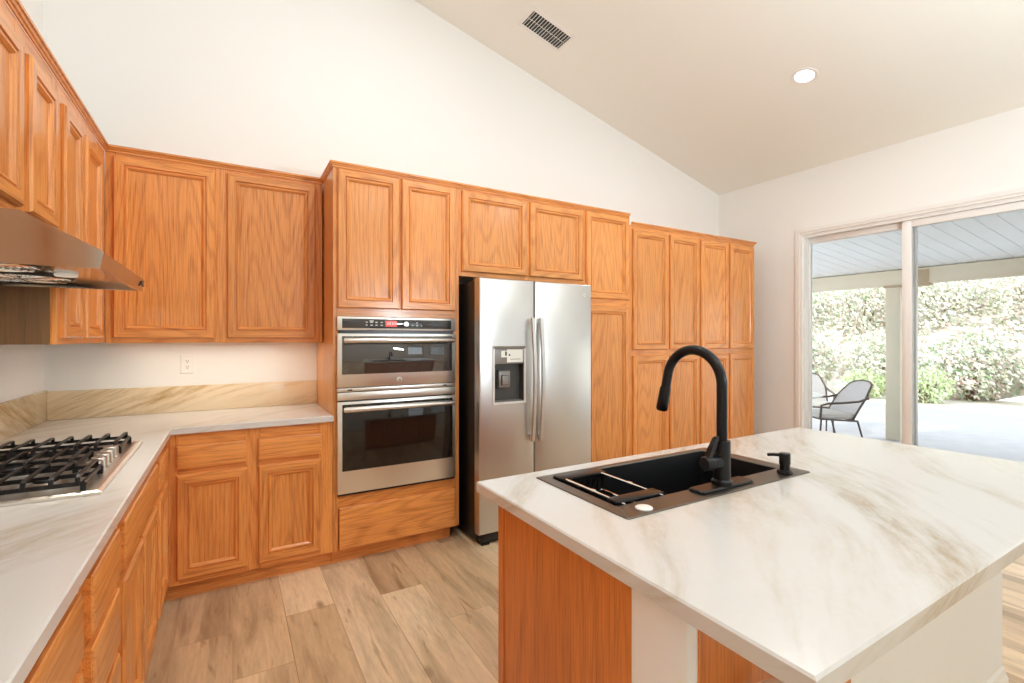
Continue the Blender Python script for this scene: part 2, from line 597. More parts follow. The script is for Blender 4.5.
def rect_xz(x0, x1, z0, z1, y, i=0.0):
    return [(x0 + i, y, z0 + i), (x1 - i, y, z0 + i), (x1 - i, y, z1 - i), (x0 + i, y, z1 - i)]


def rect_xy(x0, x1, y0, y1, z, i=0.0):
    return [(x0 + i, y0 + i, z), (x1 - i, y0 + i, z), (x1 - i, y1 - i, z), (x0 + i, y1 - i, z)]


def rect_yz(y0, y1, z0, z1, x, i=0.0):
    return [(x, y0 + i, z0 + i), (x, y1 - i, z0 + i), (x, y1 - i, z1 - i), (x, y0 + i, z1 - i)]


# ---------------------------------------------------------------- room dimensions
XL, XR, YB, YF = -0.905, 5.04, 3.68, -4.0
FY = 3.05          # face-frame plane of the back run
T = 0.15           # wall thickness


def cz(x):
    return 3.085 + 0.26 * (XR - x)


# ---------------------------------------------------------------- setting
def structure(o, label, cat):
    return tag(o, label, cat, kind='structure')


structure(MB().box(XL - T, XR + T, YF - T, YB + T, -0.1, 0).build('floor', FLOOR, smooth=0), 'light oak plank floor of the kitchen', 'floor')
structure(MB().prism([(XL - T, cz(XL - T)), (XR + T, cz(XR + T)), (XR + T, cz(XR + T) + 0.15), (XL - T, cz(XL - T) + 0.15)], 'Y', YF - T, YB + T)
          .build('ceiling', CEIL, smooth=0), 'sloped vaulted cream ceiling over the kitchen', 'ceiling')
structure(MB().prism([(XL, 0), (XR, 0), (XR, cz(XR)), (XL, cz(XL))], 'Y', YB, YB + T).build('wall_back', WALL, smooth=0),
          'white gable wall behind the oak cabinets', 'wall')
structure(MB().box(XL - T, XL, YF, YB, 0, cz(XL)).build('wall_left', WALL, smooth=0), 'white wall behind the range hood and cooktop', 'wall')
DY0, DY1, DZ = 0.22, 2.715, 2.43
WY0, WY1, WZ0, WZ1 = -3.2, -1.0, 0.9, 2.3
w = MB()
h = cz(XR)
for y0, y1, z0, z1 in ((DY1, YB, 0, h), (DY0, DY1, DZ, h), (WY1, DY0, 0, h), (WY0, WY1, 0, WZ0), (WY0, WY1, WZ1, h), (YF, WY0, 0, h)):
    w.box(XR, XR + T, y0, y1, z0, z1)
structure(w.build('wall_right', WALL, smooth=0), 'white wall with the sliding glass door', 'wall')
VX0, VX1, VZ0, VZ1 = 3.72, 5.0, 0.95, 2.25
w = MB()
w.box(XL, VX0, YF - T, YF, 0, 3.0)
w.box(VX1, XR, YF - T, YF, 0, 3.0)
w.box(VX0, VX1, YF - T, YF, 0, VZ0)
w.box(VX0, VX1, YF - T, YF, VZ1, 3.0)
w.prism([(XL, 3.0), (XR, 3.0), (XR, cz(XR)), (XL, cz(XL))], 'Y', YF - T, YF)
structure(w.build('wall_front', WALL, smooth=0), 'white wall behind the camera with a gridded window', 'wall')


def grid_window(name, label, horizontal, a0, a1, z0, z1, plane, depth):
    """a white gridded window in an opening; along X when horizontal else along Y."""
    t = thing(name, label, 'window', kind='structure')
    m = MB()

    def bx(u0, u1, w0, w1, p0, p1):
        if horizontal:
            m.box(u0, u1, p0, p1, w0, w1)
        else:
            m.box(p0, p1, u0, u1, w0, w1)
    p0, p1 = plane, plane + depth
    f = 0.05
    bx(a0, a1, z0, z0 + f, p0, p1)
    bx(a0, a1, z1 - f, z1, p0, p1)
    bx(a0, a0 + f, z0 + f, z1 - f, p0, p1)
    bx(a1 - f, a1, z0 + f, z1 - f, p0, p1)
    m.build('window_frame', VINYL, t, smooth=0)
    m = MB()
    q0, q1 = plane + depth * 0.35, plane + depth * 0.55
    for k in range(1, 4):
        u = a0 + (a1 - a0) * k / 4
        bx(u - 0.012, u + 0.012, z0 + f, z1 - f, q0, q1)
    for k in range(1, 4):
        u = z0 + (z1 - z0) * k / 4
        bx(a0 + f, a1 - f, u - 0.012, u + 0.012, q0, q1)
    m.build('muntin_grid', VINYL, t, smooth=0)
    m = MB()
    bx(a0 + f, a1 - f, z0 + f, z1 - f, plane + depth * 0.6, plane + depth * 0.65)
    m.build('pane', GLASS, t, smooth=0)


grid_window('window_1', 'white gridded window in the wall behind the camera', True, VX0, VX1, VZ0, VZ1, YF - 0.12, 0.08)
grid_window('added_window', 'added unseen white gridded window along the right wall past the sliding door', False, WY0, WY1, WZ0, WZ1, XR + 0.04, 0.08)  # out-of-view window added to let in more daylight

# sliding glass door
t = thing('door_1', 'white sliding glass door open to the patio view', 'door', (XR, DY1, 0), kind='structure')
ox, oy = XR, DY1


def dbox(m, x0, x1, y0, y1, z0, z1, b=0.0):
    m.box(x0 - ox, x1 - ox, y0 - oy, y1 - oy, z0, z1, b)


m = MB()   # casing round the opening, stepped
for (w0, w1, th) in ((0.0, 0.022, 0.012), (0.022, 0.058, 0.02)):
    dbox(m, XR - th, XR, DY1 + w0, DY1 + w1, 0, DZ + w0)
    dbox(m, XR - th, XR, DY0 - w1, DY1 + w1, DZ + w0, DZ + w1)
    dbox(m, XR - th, XR, DY0 - w1, DY0 - w0, 0, DZ + w0)
m.build('casing', TRIM, t, smooth=0)
m = MB()
dbox(m, XR + 0.01, XR + 0.145, DY1 - 0.02, DY1, 0, DZ)
dbox(m, XR + 0.01, XR + 0.145, DY0, DY0 + 0.035, 0, DZ)
dbox(m, XR + 0.01, XR + 0.145, DY0 + 0.035, DY1 - 0.02, DZ - 0.03, DZ)
dbox(m, XR + 0.01, XR + 0.145, DY0 + 0.035, DY1 - 0.02, 0.0, 0.03)
m.build('door_frame', VINYL, t, smooth=0)


def sash(name, x0, x1, y0, y1, z0, z1, st, top):
    m = MB()
    dbox(m, x0, x1, y0, y0 + st, z0, z1, 0.004)
    dbox(m, x0, x1, y1 - st, y1, z0, z1, 0.004)
    dbox(m, x0, x1, y0 + st, y1 - st, z1 - top, z1, 0.004)
    dbox(m, x0, x1, y0 + st, y1 - st, z0, z0 + 0.1, 0.004)
    p = m.build(name, VINYL, t)
    m = MB()
    xm = (x0 + x1) / 2
    dbox(m, xm - 0.003, xm + 0.003, y0 + st - 0.004, y1 - st + 0.004, z0 + 0.09, z1 - top + 0.004)
    m.build('pane', GLASS, p, smooth=0)


sash('fixed_panel', XR + 0.08, XR + 0.12, 1.80, DY1 - 0.0205, 0.031, DZ - 0.031, 0.018, 0.055)
sash('sliding_panel', XR + 0.03, XR + 0.075, DY0 + 0.05, 1.885, 0.031, DZ - 0.031, 0.07, 0.06)

# ---------------------------------------------------------------- cabinets
PROFILE = [(0, 0), (0, 0.012), (0.007, 0.0205), (0.045, 0.0205), (0.0475, 0.0115), (0.0505, 0.0115), (0.054, 0.0175), (0.060, 0.0165), (0.068, 0.009), (0.0705, 0.0035)]


def add_door(parent, x0, x1, z0, z1, y=0.0, name='door'):
    m = MB()
    loops = [rect_xz(x0, x1, z0, z1, y - d, i) for i, d in PROFILE]
    m.loft(loops, mfn=lambda i, k: 1 if (0 <= i < len(PROFILE) - 1 and k in (0, 2)) else 0)
    return m.build(name, [OAK_V, OAK_H], parent, smooth=25)


def add_drawer(parent, x0, x1, z0, z1, y=0.0):
    m = MB()
    prof = [(0, 0), (0, 0.0155), (0.0025, 0.0185), (0.010, 0.0215), (0.014, 0.022)]
    m.loft([rect_xz(x0, x1, z0, z1, y - d, i) for i, d in prof])
    return m.build('drawer_front', [OAK_H], parent, smooth=25)


def face_frame(parent, w, z0, z1, spans, rails, bottom, top, th=0.019, ends=None):
    """stiles where no door span runs, rails at the given z ranges; local front at y=0."""
    m = MB()
    xs = [0.0]
    spans = sorted(spans)
    for a, b in spans:
        xs += [a + 0.012, b - 0.012]
    xs.append(w)
    st = []
    for k in range(0, len(xs), 2):
        if xs[k + 1] - xs[k] > 0.002:
            m.box(xs[k], xs[k + 1], 0, th, z0, z1, 0.0012, 0, 1)
            st.append((xs[k], xs[k + 1]))
    zs = [(z0, bottom)] + rails + [(top, z1)]
    for k in range(1, len(xs) - 1, 2):
        for a, b in zs:
            if b - a > 0.002:
                m.box(xs[k], xs[k + 1], 0.0006, th, a, b, 0, 1)
    return m.build('face_frame', [OAK_V, OAK_H], parent, smooth=25)


def cabinet(name, label, loc, rotz, w, depth, z0, z1, doors, drawers=(), rails=(), bottom=None, top=None, toe=0.0, group=None, cat='cabinet', side=None):
    t = thing(name, label, cat, loc, rotz, group)
    m = MB()
    m.box(0, w, 0.019, depth, z0, z1, 0, 0)
    m.build('carcass', side or VENEER, t, smooth=0)
    allf = list(doors) + list(drawers)
    spans = sorted(set((a, b) for a, b, _, _ in allf))
    # merge overlapping spans
    ms = []
    for a, b in spans:
        if ms and a < ms[-1][1] - 0.005:
            if b > ms[-1][1] and any(abs(a - d[0]) < 1e-6 for d in doors):
                ms[-1] = (ms[-1][0], max(b, ms[-1][1]))
        else:
            ms.append((a, b))
    bottom = bottom if bottom is not None else min(d[2] for d in allf) + 0.012
    top = top if top is not None else max(d[3] for d in allf) - 0.012
    face_frame(t, w, z0, z1, ms, list(rails), bottom, top)
    for d in doors:
        add_door(t, *d)
    for d in drawers:
        add_drawer(t, *d)
    if toe:
        m = MB()
        m.box(0, w, toe, depth, 0.0, z0, 0, 0)
        m.build('toe_kick', OAK_H, t, smooth=0)
    return t


def crown(label, path, z, h=0.036, proj=0.02):
    """small stepped molding swept along a plan path whose outer side is on the right of travel."""
    prof = [(0.0, 0), (0.006, 0), (0.006, h * 0.3), (0.011, h * 0.38), (0.014, h * 0.62), (proj, h * 0.7), (proj, h), (0.0, h)]
    pts = [Vector((p[0], p[1])) for p in path]
    loops = []
    for i, p in enumerate(pts):
        ds = []
        if i > 0:
            ds.append((p - pts[i - 1]).normalized())
        if i < len(pts) - 1:
            ds.append((pts[i + 1] - p).normalized())
        ns = [Vector((d.y, -d.x)) for d in ds]
        n = ns[0] if len(ns) == 1 else (ns[0] + ns[1]) / (1 + ns[0].dot(ns[1]))
        loops.append([(p.x + n.x * a, p.y + n.y * a, z + b) for a, b in prof])
    m = MB().loft(loops)
    o = m.build('crown_molding', OAK_H, smooth=0)
    return tag(o, label, 'molding')


# --- left wall uppers: local x -> +Y, local front -> +X
UX = -0.585
LZ1 = 2.40
cabinet('upper_cabinet', 'short oak wall cabinet with two doors above the steel range hood', (UX, 1.745, 0), R(90), 0.785, 0.32, 1.73, LZ1,
        [(0.06, 0.379, 1.80, 2.325), (0.447, 0.745, 1.80, 2.325)], group=None)
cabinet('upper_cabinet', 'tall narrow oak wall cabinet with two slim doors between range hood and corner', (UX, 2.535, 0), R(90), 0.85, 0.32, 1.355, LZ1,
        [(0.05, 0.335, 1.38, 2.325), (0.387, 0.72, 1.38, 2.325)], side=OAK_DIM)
cabinet('upper_cabinet', 'oak wall cabinet with two doors on the near side of the range hood', (UX, 0.40, 0), R(90), 1.30, 0.32, 1.355, LZ1,
        [(0.05, 0.63, 1.38, 2.325), (0.67, 1.25, 1.38, 2.325)])
# --- back wall upper
UY = 3.39
cabinet('upper_cabinet', 'wide oak wall cabinet with two large doors above the outlet', (UX + 0.001, UY, 0), 0, 1.118, 0.289, 1.352, 2.408,
        [(0.036, 0.514, 1.38, 2.383), (0.574, 1.074, 1.38, 2.383)], group=None)
crown('oak crown molding along the lower wall cabinets beside the range hood',
      [(UX, 1.745), (UX, UY), (0.54, UY)], 2.402)

# --- tall oven cabinet with open oven bay
OX0, OX1 = 0.542, 1.372
t = thing('oven_cabinet', 'tall oak cabinet holding the steel double wall oven', 'cabinet', (OX0, FY, 0))
W = OX1 - OX0
D = YB - FY - 0.001
m = MB()
m.box(0, 0.019, 0.019, D, 0.085, 2.43)
m.box(W - 0.019, W, 0.019, D, 0.085, 2.43)
m.box(0.019, W - 0.019, D - 0.012, D, 0.085, 2.43)
for z0, z1 in ((0.085, 0.104), (0.39, 0.409), (1.535, 1.554), (2.411, 2.43)):
    m.box(0.019, W - 0.019, 0.019, D - 0.012, z0, z1)
m.build('carcass', VENEER, t, smooth=0)
m = MB()
m.box(0, 0.03, 0, 0.019, 0.085, 2.43, 0.0012, 0, 1)
m.box(W - 0.044, W, 0, 0.019, 0.085, 2.43, 0.0012, 0, 1)
m.box(0.40, 0.428, 0.0004, 0.019, 1.52, 2.43, 0, 0)
for z0, z1 in ((0.085, 0.11), (0.333, 0.418), (1.515, 1.58), (2.40, 2.43)):
    m.box(0.03, W - 0.044, 0.0006, 0.019, z0, z1, 0, 1)
m.build('face_frame', [OAK_V, OAK_H], t, smooth=25)
add_door(t, 0.023, 0.406, 1.565, 2.412)
add_door(t, 0.420, 0.798, 1.565, 2.412)
add_drawer(t, 0.033, 0.795, 0.090, 0.345)
m = MB().box(0, W - 0.05, 0.045, 0.063, 0, 0.085)
m.build('toe_kick', OAK_H, t, smooth=0)

# --- cabinet over the fridge, narrow pantry, two pantry units
cabinet('upper_cabinet', 'short oak cabinet with two doors above the refrigerator', (1.3725, FY, 0), 0, 1.097, 0.61, 1.812, 2.43,
        [(0.017, 0.548, 1.842, 2.405), (0.576, 1.083, 1.842, 2.405)], cat='cabinet')
cabinet('tall_cabinet', 'tall narrow oak cabinet right of the refrigerator with stacked doors', (2.47, FY, 0), 0, 0.505, D, 0.085, 2.43,
        [(0.018, 0.485, 1.705, 2.412), (0.018, 0.485, 0.11, 1.648)], rails=[(1.636, 1.717)], toe=0.045)
cabinet('pantry_cabinet', 'oak pantry cabinet of four doors next to the narrow tall cabinet', (2.9755, FY, 0), 0, 0.901, D, 0.085, 2.36,
        [(0.028, 0.462, 1.277, 2.325), (0.489, 0.887, 1.277, 2.325), (0.028, 0.462, 0.11, 1.226), (0.489, 0.887, 0.11, 1.226)], rails=[(1.214, 1.289)], toe=0.045)
cabinet('pantry_cabinet', 'oak pantry cabinet of four doors at the far right end beside the white wall', (3.877, FY, 0), 0, 0.871, D, 0.085, 2.36,
        [(0.015, 0.424, 1.277, 2.325), (0.456, 0.85, 1.277, 2.325), (0.015, 0.424, 0.11, 1.226), (0.456, 0.85, 0.11, 1.226)], rails=[(1.214, 1.289)], toe=0.045)
crown('oak crown molding capping the tall oven and refrigerator cabinets', [(OX0, 3.40), (OX0, FY), (2.968, FY)], 2.418, 0.032)
crown('oak crown molding capping the two pantry cabinets', [(2.997, FY), (4.748, FY), (4.748, 3.4)], 2.352, 0.032)

# --- base cabinets, back run
BX = -0.285
cabinet('base_cabinet', 'oak base cabinet of two drawers and two doors beside the wall oven', (BX + 0.001, FY, 0), 0, 0.824, D, 0.085, 0.878,
        [(0.047, 0.376, 0.115, 0.664), (0.425, 0.757, 0.115, 0.664)],
        [(0.047, 0.366, 0.692, 0.815), (0.425, 0.757, 0.692, 0.815)], rails=[(0.652, 0.704)], toe=0.045)
# --- base cabinets, left run (local x -> +Y)
LD = BX - XL - 0.001
cabinet('base_cabinet', 'slim oak base cabinet of one drawer and one door in the inner corner', (BX, 2.62, 0), R(90), 0.43, LD, 0.085, 0.878,
        [(0.045, 0.385, 0.115, 0.655)], [(0.045, 0.36, 0.69, 0.825)], rails=[(0.645, 0.70)], toe=0.045)
cabinet('base_cabinet', 'wide oak base cabinet with two doors and one broad drawer front under the cooktop', (BX, 1.775, 0), R(90), 0.844, LD, 0.085, 0.878,
        [(0.045, 0.410, 0.115, 0.655), (0.432, 0.800, 0.115, 0.655)], [(0.045, 0.800, 0.69, 0.835)], rails=[(0.645, 0.70)], toe=0.045)
cabinet('drawer_base_cabinet', 'oak three drawer base cabinet on the near side of the cooktop cabinet', (BX, 1.372, 0), R(90), 0.402, LD, 0.085, 0.878,
        [], [(0.050, 0.368, 0.70, 0.84), (0.050, 0.368, 0.515, 0.672), (0.050, 0.368, 0.115, 0.487)], rails=[(0.66, 0.712), (0.475, 0.527)], toe=0.045)
cabinet('drawer_base_cabinet', 'oak drawer base cabinet nearest the camera under the left counter', (BX, 0.60, 0), R(90), 0.771, LD, 0.085, 0.878,
        [], [(0.02, 0.738, 0.70, 0.84), (0.02, 0.738, 0.515, 0.672), (0.02, 0.738, 0.115, 0.487)], rails=[(0.66, 0.712), (0.475, 0.527)], toe=0.045)

# ---------------------------------------------------------------- counters
CX, CY = -0.256, 3.02
m = MB()
poly = [(XL + 0.001, 0.56), (CX, 0.56), (CX, CY), (OX0 - 0.001, CY), (OX0 - 0.001, YB - 0.001), (XL + 0.001, YB - 0.001)]


def inset(poly, d):
    out = []
    n = len(poly)
    for i in range(n):
        p, a, b = Vector(poly[i]), Vector(poly[i - 1]), Vector(poly[(i + 1) % n])
        d1, d2 = (p - a).normalized(), (b - p).normalized()
        n1, n2 = Vector((-d1.y, d1.x)), Vector((-d2.y, d2.x))
        k = (n1 + n2) / (1 + n1.dot(n2))
        out.append(tuple(p + k * d))
    return out


m.loft([[(*p, 0.879) for p in inset(poly, 0.003)], [(*p, 0.882) for p in poly], [(*p, 0.911) for p in poly], [(*p, 0.915) for p in inset(poly, 0.004)]])
tag(m.build('countertop', STONE, smooth=0), 'cream quartzite countertop turning the corner under the cooktop', 'countertop')
m = MB().box(XL + 0.001, XL + 0.021, 0.56, YB - 0.002, 0.9155, 1.083, 0.002)
tag(m.build('backsplash', STONE_SPLASH), 'low gold-veined stone backsplash on the left wall behind the cooktop', 'backsplash')
m = MB().box(XL + 0.0215, OX0 - 0.002, YB - 0.021, YB - 0.001, 0.9155, 1.078, 0.002)
tag(m.build('backsplash', STONE_SPLASH), 'low gold-veined stone backsplash on the back wall below the outlet', 'backsplash')

# ---------------------------------------------------------------- wall outlet
t = thing('wall_outlet', 'white wall outlet above the stone backsplash', 'outlet', (-0.228, YB, 1.215))
m = MB().loft([rect_xz(-0.036, 0.036, -0.06, 0.06, 0, 0), rect_xz(-0.036, 0.036, -0.06, 0.06, -0.003, 0), rect_xz(-0.036, 0.036, -0.06, 0.06, -0.0065, 0.004)])
m.build('cover_plate', WPLASTIC, t)
m = MB()
m.loft([rect_xz(-0.017, 0.017, -0.034, 0.034, -0.006, 0), rect_xz(-0.017, 0.017, -0.034, 0.034, -0.009, 0.001)])
f = m.build('receptacle', WPLASTIC, t)
m = MB()
for s in (-1, 1):
    m.box(-0.007, -0.0045, -0.0098, -0.0085, s * 0.018 - 0.002, s * 0.018 + 0.008)
    m.box(0.0045, 0.007, -0.0098, -0.0085, s * 0.018 - 0.002, s * 0.018 + 0.007)
    m.lathe([(0.003, 0), (0.003, 0.0013)], (0, -0.0098, s * 0.018 - 0.008), 'Y', 10)
m.build('slots', DGREY, f)

# ---------------------------------------------------------------- range hood
HX, HY0, HY1, HZ = -0.312, 1.746, 2.50, 1.575
t = thing('range_hood', 'stainless under-cabinet range hood over the gas cooktop', 'range hood', (XL, HY0, HZ))
hw = HY1 - HY0


def hx(x):
    return x - XL


side = [(hx(XL) + 0.002, 0), (hx(HX), 0), (hx(-0.303), 0.046), (hx(-0.312), 0.053), (hx(-0.475), 0.143), (hx(XL) + 0.002, 0.147)]
m = MB()
m.prism(side, 'Y', 0, 0.012)
m.prism(side, 'Y', hw - 0.012, hw)
top = [side[1], side[2], side[3], side[4], side[5], (side[5][0], 0.135), (side[4][0] - 0.004, 0.131), (side[3][0] - 0.012, 0.043), (side[1][0] - 0.014, 0.0)]
m.prism(top, 'Y', 0.012, hw - 0.012)
m.box(0.002, 0.02, 0.012, hw - 0.012, 0, 0.13)
m.build('hood_shell', HOODSTEEL, t, smooth=20)
m = MB()
m.loft([[(0.02, 0.012, 0.035), (hx(HX) - 0.016, 0.012, 0.014), (hx(HX) - 0.016, hw - 0.012, 0.014), (0.02, hw - 0.012, 0.035)],
        [(0.02, 0.012, 0.041), (hx(HX) - 0.016, 0.012, 0.02), (hx(HX) - 0.016, hw - 0.012, 0.02), (0.02, hw - 0.012, 0.041)]])
m.build('underside_panel', HOODSTEEL, t, smooth=0)
for yy in (0.2, hw - 0.2):
    m = MB()
    for k in range(7):
        rr = 0.03 + k * 0.017
        m.tube([(0.28 + rr * math.cos(a * math.pi / 14), yy + rr * math.sin(a * math.pi / 14), 0.013) for a in range(28)] + [(0.28 + rr, yy, 0.013)], 0.003, 5)
    for k in range(8):
        a = k * math.pi / 4
        m.tube([(0.28 + 0.02 * math.cos(a), yy + 0.02 * math.sin(a), 0.012), (0.28 + 0.14 * math.cos(a), yy + 0.14 * math.sin(a), 0.012)], 0.003, 5)
    m.lathe([(0.145, 0.013), (0.145, 0.022)], (0.28, yy, 0), 'Z', 28, 1)
    m.build('fan_grille', [CHROME, DGREY], t)
for yy in (0.375,):
    m = MB().lathe([(0.026, 0.008), (0.03, 0.011), (0.03, 0.018)], (0.44, yy, 0), n=20)
    hl = m.build('hood_lamp', DIMLENS, t)
    d = bpy.data.lights.new('hood_bulb', 'AREA')
    d.shape = 'DISK'
    d.size = 0.05
    d.energy = 2.6
    d.color = (1.0, 0.9, 0.74)
    o = bpy.data.objects.new('hood_bulb', d)
    o.location = (0.44, yy, 0.004)
    o.parent = t
    COL.objects.link(o)
m = MB().box(hx(-0.3045), hx(-0.3015), hw - 0.075, hw - 0.035, 0.014, 0.036, 0.001)
m.build('control_switch', BLACK, t)

# ---------------------------------------------------------------- cooktop
KY0, KY1, KX0, KX1 = 1.85, 2.665, -0.845, -0.328
t = thing('gas_cooktop', 'stainless five burner gas cooktop set in the left counter', 'cooktop', (KX0, KY0, 0.9155))
kw, kd = KX1 - KX0, KY1 - KY0
m = MB()
m.loft([rect_xy(0, kw, 0, kd, 0), rect_xy(0, kw, 0, kd, 0.008), rect_xy(0, kw, 0, kd, 0.013, 0.008), rect_xy(0, kw, 0, kd, 0.013, 0.02), rect_xy(0, kw, 0, kd, 0.008, 0.03)])
m.build('tray', STEEL_H, t, smooth=30)
for bx_, by_, br in ((0.13, 0.15, 0.045), (0.36, 0.15, 0.035), (0.22, 0.405, 0.055), (0.13, 0.665, 0.04), (0.34, 0.69, 0.03)):
    m = MB().lathe([(br * 1.5, 0.008), (br * 1.5, 0.013), (br, 0.016), (br, 0.022), (br * 0.95, 0.024)], (bx_, by_, 0), n=28)
    b_ = m.build('burner', KNOBMETAL, t)
    m = MB().lathe([(br * 0.82, 0.024), (br * 0.86, 0.028), (br * 0.8, 0.032), (br * 0.3, 0.033)], (bx_, by_, 0), n=28)
    m.build('burner_cap', IRON, b_)
third = kd / 3
GZ = 0.056
for g in range(3):
    y0, y1 = g * third + 0.010, (g + 1) * third - 0.006
    x0, x1 = 0.035, (kw - 0.045 if g != 1 else kw - 0.120)
    bw = 0.0065
    zl = GZ - 0.022
    m = MB()
    for v in (y0 + 0.012, y1 - 0.012):
        m.bar([(x0, v, zl), (x1, v, zl)], bw, 0.012)
    for u in (x0, x1):
        m.bar([(u, y0 + 0.012, zl), (u, y1 - 0.012, zl)], bw, 0.012)
        for v in (y0 + 0.02, y1 - 0.02):
            m.box(u - 0.007, u + 0.007, v - 0.007, v + 0.007, 0.009, zl)
    m.bar([(x0, (y0 + y1) / 2, zl), (x1, (y0 + y1) / 2, zl)], bw, 0.012)
    nb = 8 if g != 1 else 7
    for k in range(nb):       # raised bars running along the counter, ends turned down
        u = x0 + 0.012 + (x1 - x0 - 0.024) * k / (nb - 1)
        m.bar([(u, y0 + 0.010, zl - 0.002), (u, y0 + 0.014, GZ - 0.004), (u, y0 + 0.026, GZ), (u, y1 - 0.026, GZ), (u, y1 - 0.014, GZ - 0.004), (u, y1 - 0.010, zl - 0.002)], bw, 0.011, up=(1, 0, 0))
    m.build('grate', IRON, t, smooth=0)
for k in range(5):
    yk = 0.278 + k * 0.065
    xk = kw - 0.066
    m = MB().lathe([(0.026, 0.008), (0.026, 0.014), (0.0235, 0.016), (0.023, 0.043), (0.021, 0.046), (0.0, 0.0465)], (xk, yk, 0), n=24)
    kk = m.build('knob', KNOBMETAL, t)
    m = MB().box(xk - 0.0015, xk + 0.0015, yk - 0.018, yk + 0.002, 0.0462, 0.0472)
    m.build('pointer', DGREY, kk, smooth=0)

# ---------------------------------------------------------------- double wall oven
AX0, AX1, AY = 0.562, 1.334, 3.028
t = thing('double_wall_oven', 'stainless microwave and oven combination in the tall oak cabinet', 'oven', (AX0, AY, 0.43))
aw = AX1 - AX0


def az(z):
    return z - 0.43


m = MB()
m.box(0.012, aw - 0.012, 0.026, 0.55, az(0.435), az(1.505))
m.build('oven_body', DGREY, t, smooth=0)
m = MB().box(0, aw, 0, 0.024, az(1.428), az(1.512), 0.003)
cp = m.build('control_panel', STEEL_H, t)
m = MB().box(0.028, aw - 0.03, -0.0015, 0.002, az(1.441), az(1.499), 0.001)
m.build('control_glass', PANELBLK, cp)
m = MB().box(0.292, 0.365, -0.0022, 0.0, az(1.452), az(1.490), 0.0005)
dsp = m.build('display', DISPLAY, cp)
m = MB()
for k in range(4):
    xx = 0.303 + k * 0.014 + (0.004 if k > 1 else 0)
    m.box(xx, xx + 0.008, -0.0026, -0.002, az(1.474), az(1.478))
    m.box(xx, xx + 0.008, -0.0026, -0.002, az(1.466), az(1.469))
m.build('segments', plain('segments_pale', (0.8, 0.6, 0.55), 0.4, emit=(1, 0.75, 0.7), strength=0.8, noise=0.01), dsp, smooth=0)
m = MB()
for xx, zz, w_ in ((0.175, 1.479, 0.012), (0.205, 1.479, 0.018), (0.235, 1.479, 0.013), (0.175, 1.461, 0.012), (0.205, 1.461, 0.015), (0.235, 1.461, 0.012),
                   (0.205, 1.487, 0.026), (0.268, 1.479, 0.014), (0.268, 1.461, 0.014), (0.470, 1.461, 0.012), (0.500, 1.461, 0.014), (0.500, 1.479, 0.012), (0.53, 1.461, 0.01)):
    m.box(xx - w_ / 2, xx + w_ / 2, -0.0021, -0.0014, az(zz) - 0.003, az(zz) + 0.003)
m.build('button_print', MARK, cp, smooth=0)
m = MB().lathe([(0.017, 0), (0.017, 0.006), (0.015, 0.012), (0.0, 0.0125)], (0.425, -0.001, az(1.470)), (0, -1, 0), 24)
m.build('dial', KNOBMETAL, cp)
m = MB().box(0.01, aw - 0.01, 0.012, 0.03, az(1.406), az(1.428))
m.build('vent_gap', BLACK, t, smooth=0)
# microwave door
m = MB().box(0, aw, -0.006, 0.02, az(1.078), az(1.408), 0.004)
md = m.build('microwave_door', STEEL_H, t)
m = MB().box(0.026, aw - 0.026, -0.0085, 0.0, az(1.158), az(1.392), 0.002)
m.build('microwave_window', MWGLASS, md)


def oven_handle(parent, z, r=0.0165):
    m = MB()
    m.tube([(0.03, -0.05, z), (0.036, -0.052, z), (aw - 0.036, -0.052, z), (aw - 0.03, -0.05, z)], [r * 0.8, r, r, r * 0.8], 14)
    for xx in (0.05, aw - 0.05):
        m.box(xx - 0.012, xx + 0.012, -0.05, -0.005, z - 0.009, z + 0.009, 0.003)
    m.build('handle', STEEL_H, parent)


oven_handle(md, az(1.366))
m = MB().lathe([(0.0165, 0), (0.0165, 0.0015), (0.0145, 0.002), (0.0145, 0.0012), (0, 0.0012)], (aw / 2 - 0.006, -0.006, az(1.115)), (0, -1, 0), 24)
bd = m.build('badge', CHROME, md)
m = MB()
cxx, czz = aw / 2 - 0.006, az(1.115)
for s in (-1, 1):
    m.tube([(cxx + s * 0.005 + 0.004 * math.cos(a), -0.0078, czz + 0.0055 * math.sin(a)) for a in [q * 0.5 for q in range(11)]], 0.0009, 5)
m.build('monogram', DGREY, bd)
# trim between the doors
m = MB().box(0, aw, 0, 0.024, az(1.052), az(1.074), 0.002)
m.build('middle_trim', STEEL_H, t)
for xx in (0.06, aw - 0.09):
    MB().box(xx, xx + 0.028, -0.001, 0.01, az(1.058), az(1.066)).build('trim_slot', BLACK, t, smooth=0)
m = MB().box(0, aw, -0.004, 0.02, az(1.0), az(1.048), 0.003)
m.build('upper_trim', STEEL_H, t)
# oven door
m = MB().box(0, aw, -0.006, 0.02, az(0.433), az(0.992), 0.004)
od = m.build('oven_door', STEEL_H, t)
m = MB().box(0.028, aw - 0.022, -0.0085, 0.0, az(0.57), az(0.975), 0.002)
m.build('oven_window', OVENGLASS, od)
oven_handle(od, az(0.948))
m = MB().box(0.005, aw - 0.005, 0.004, 0.026, az(0.420), az(0.432))
m.build('bottom_vent', BLACK, t, smooth=0)

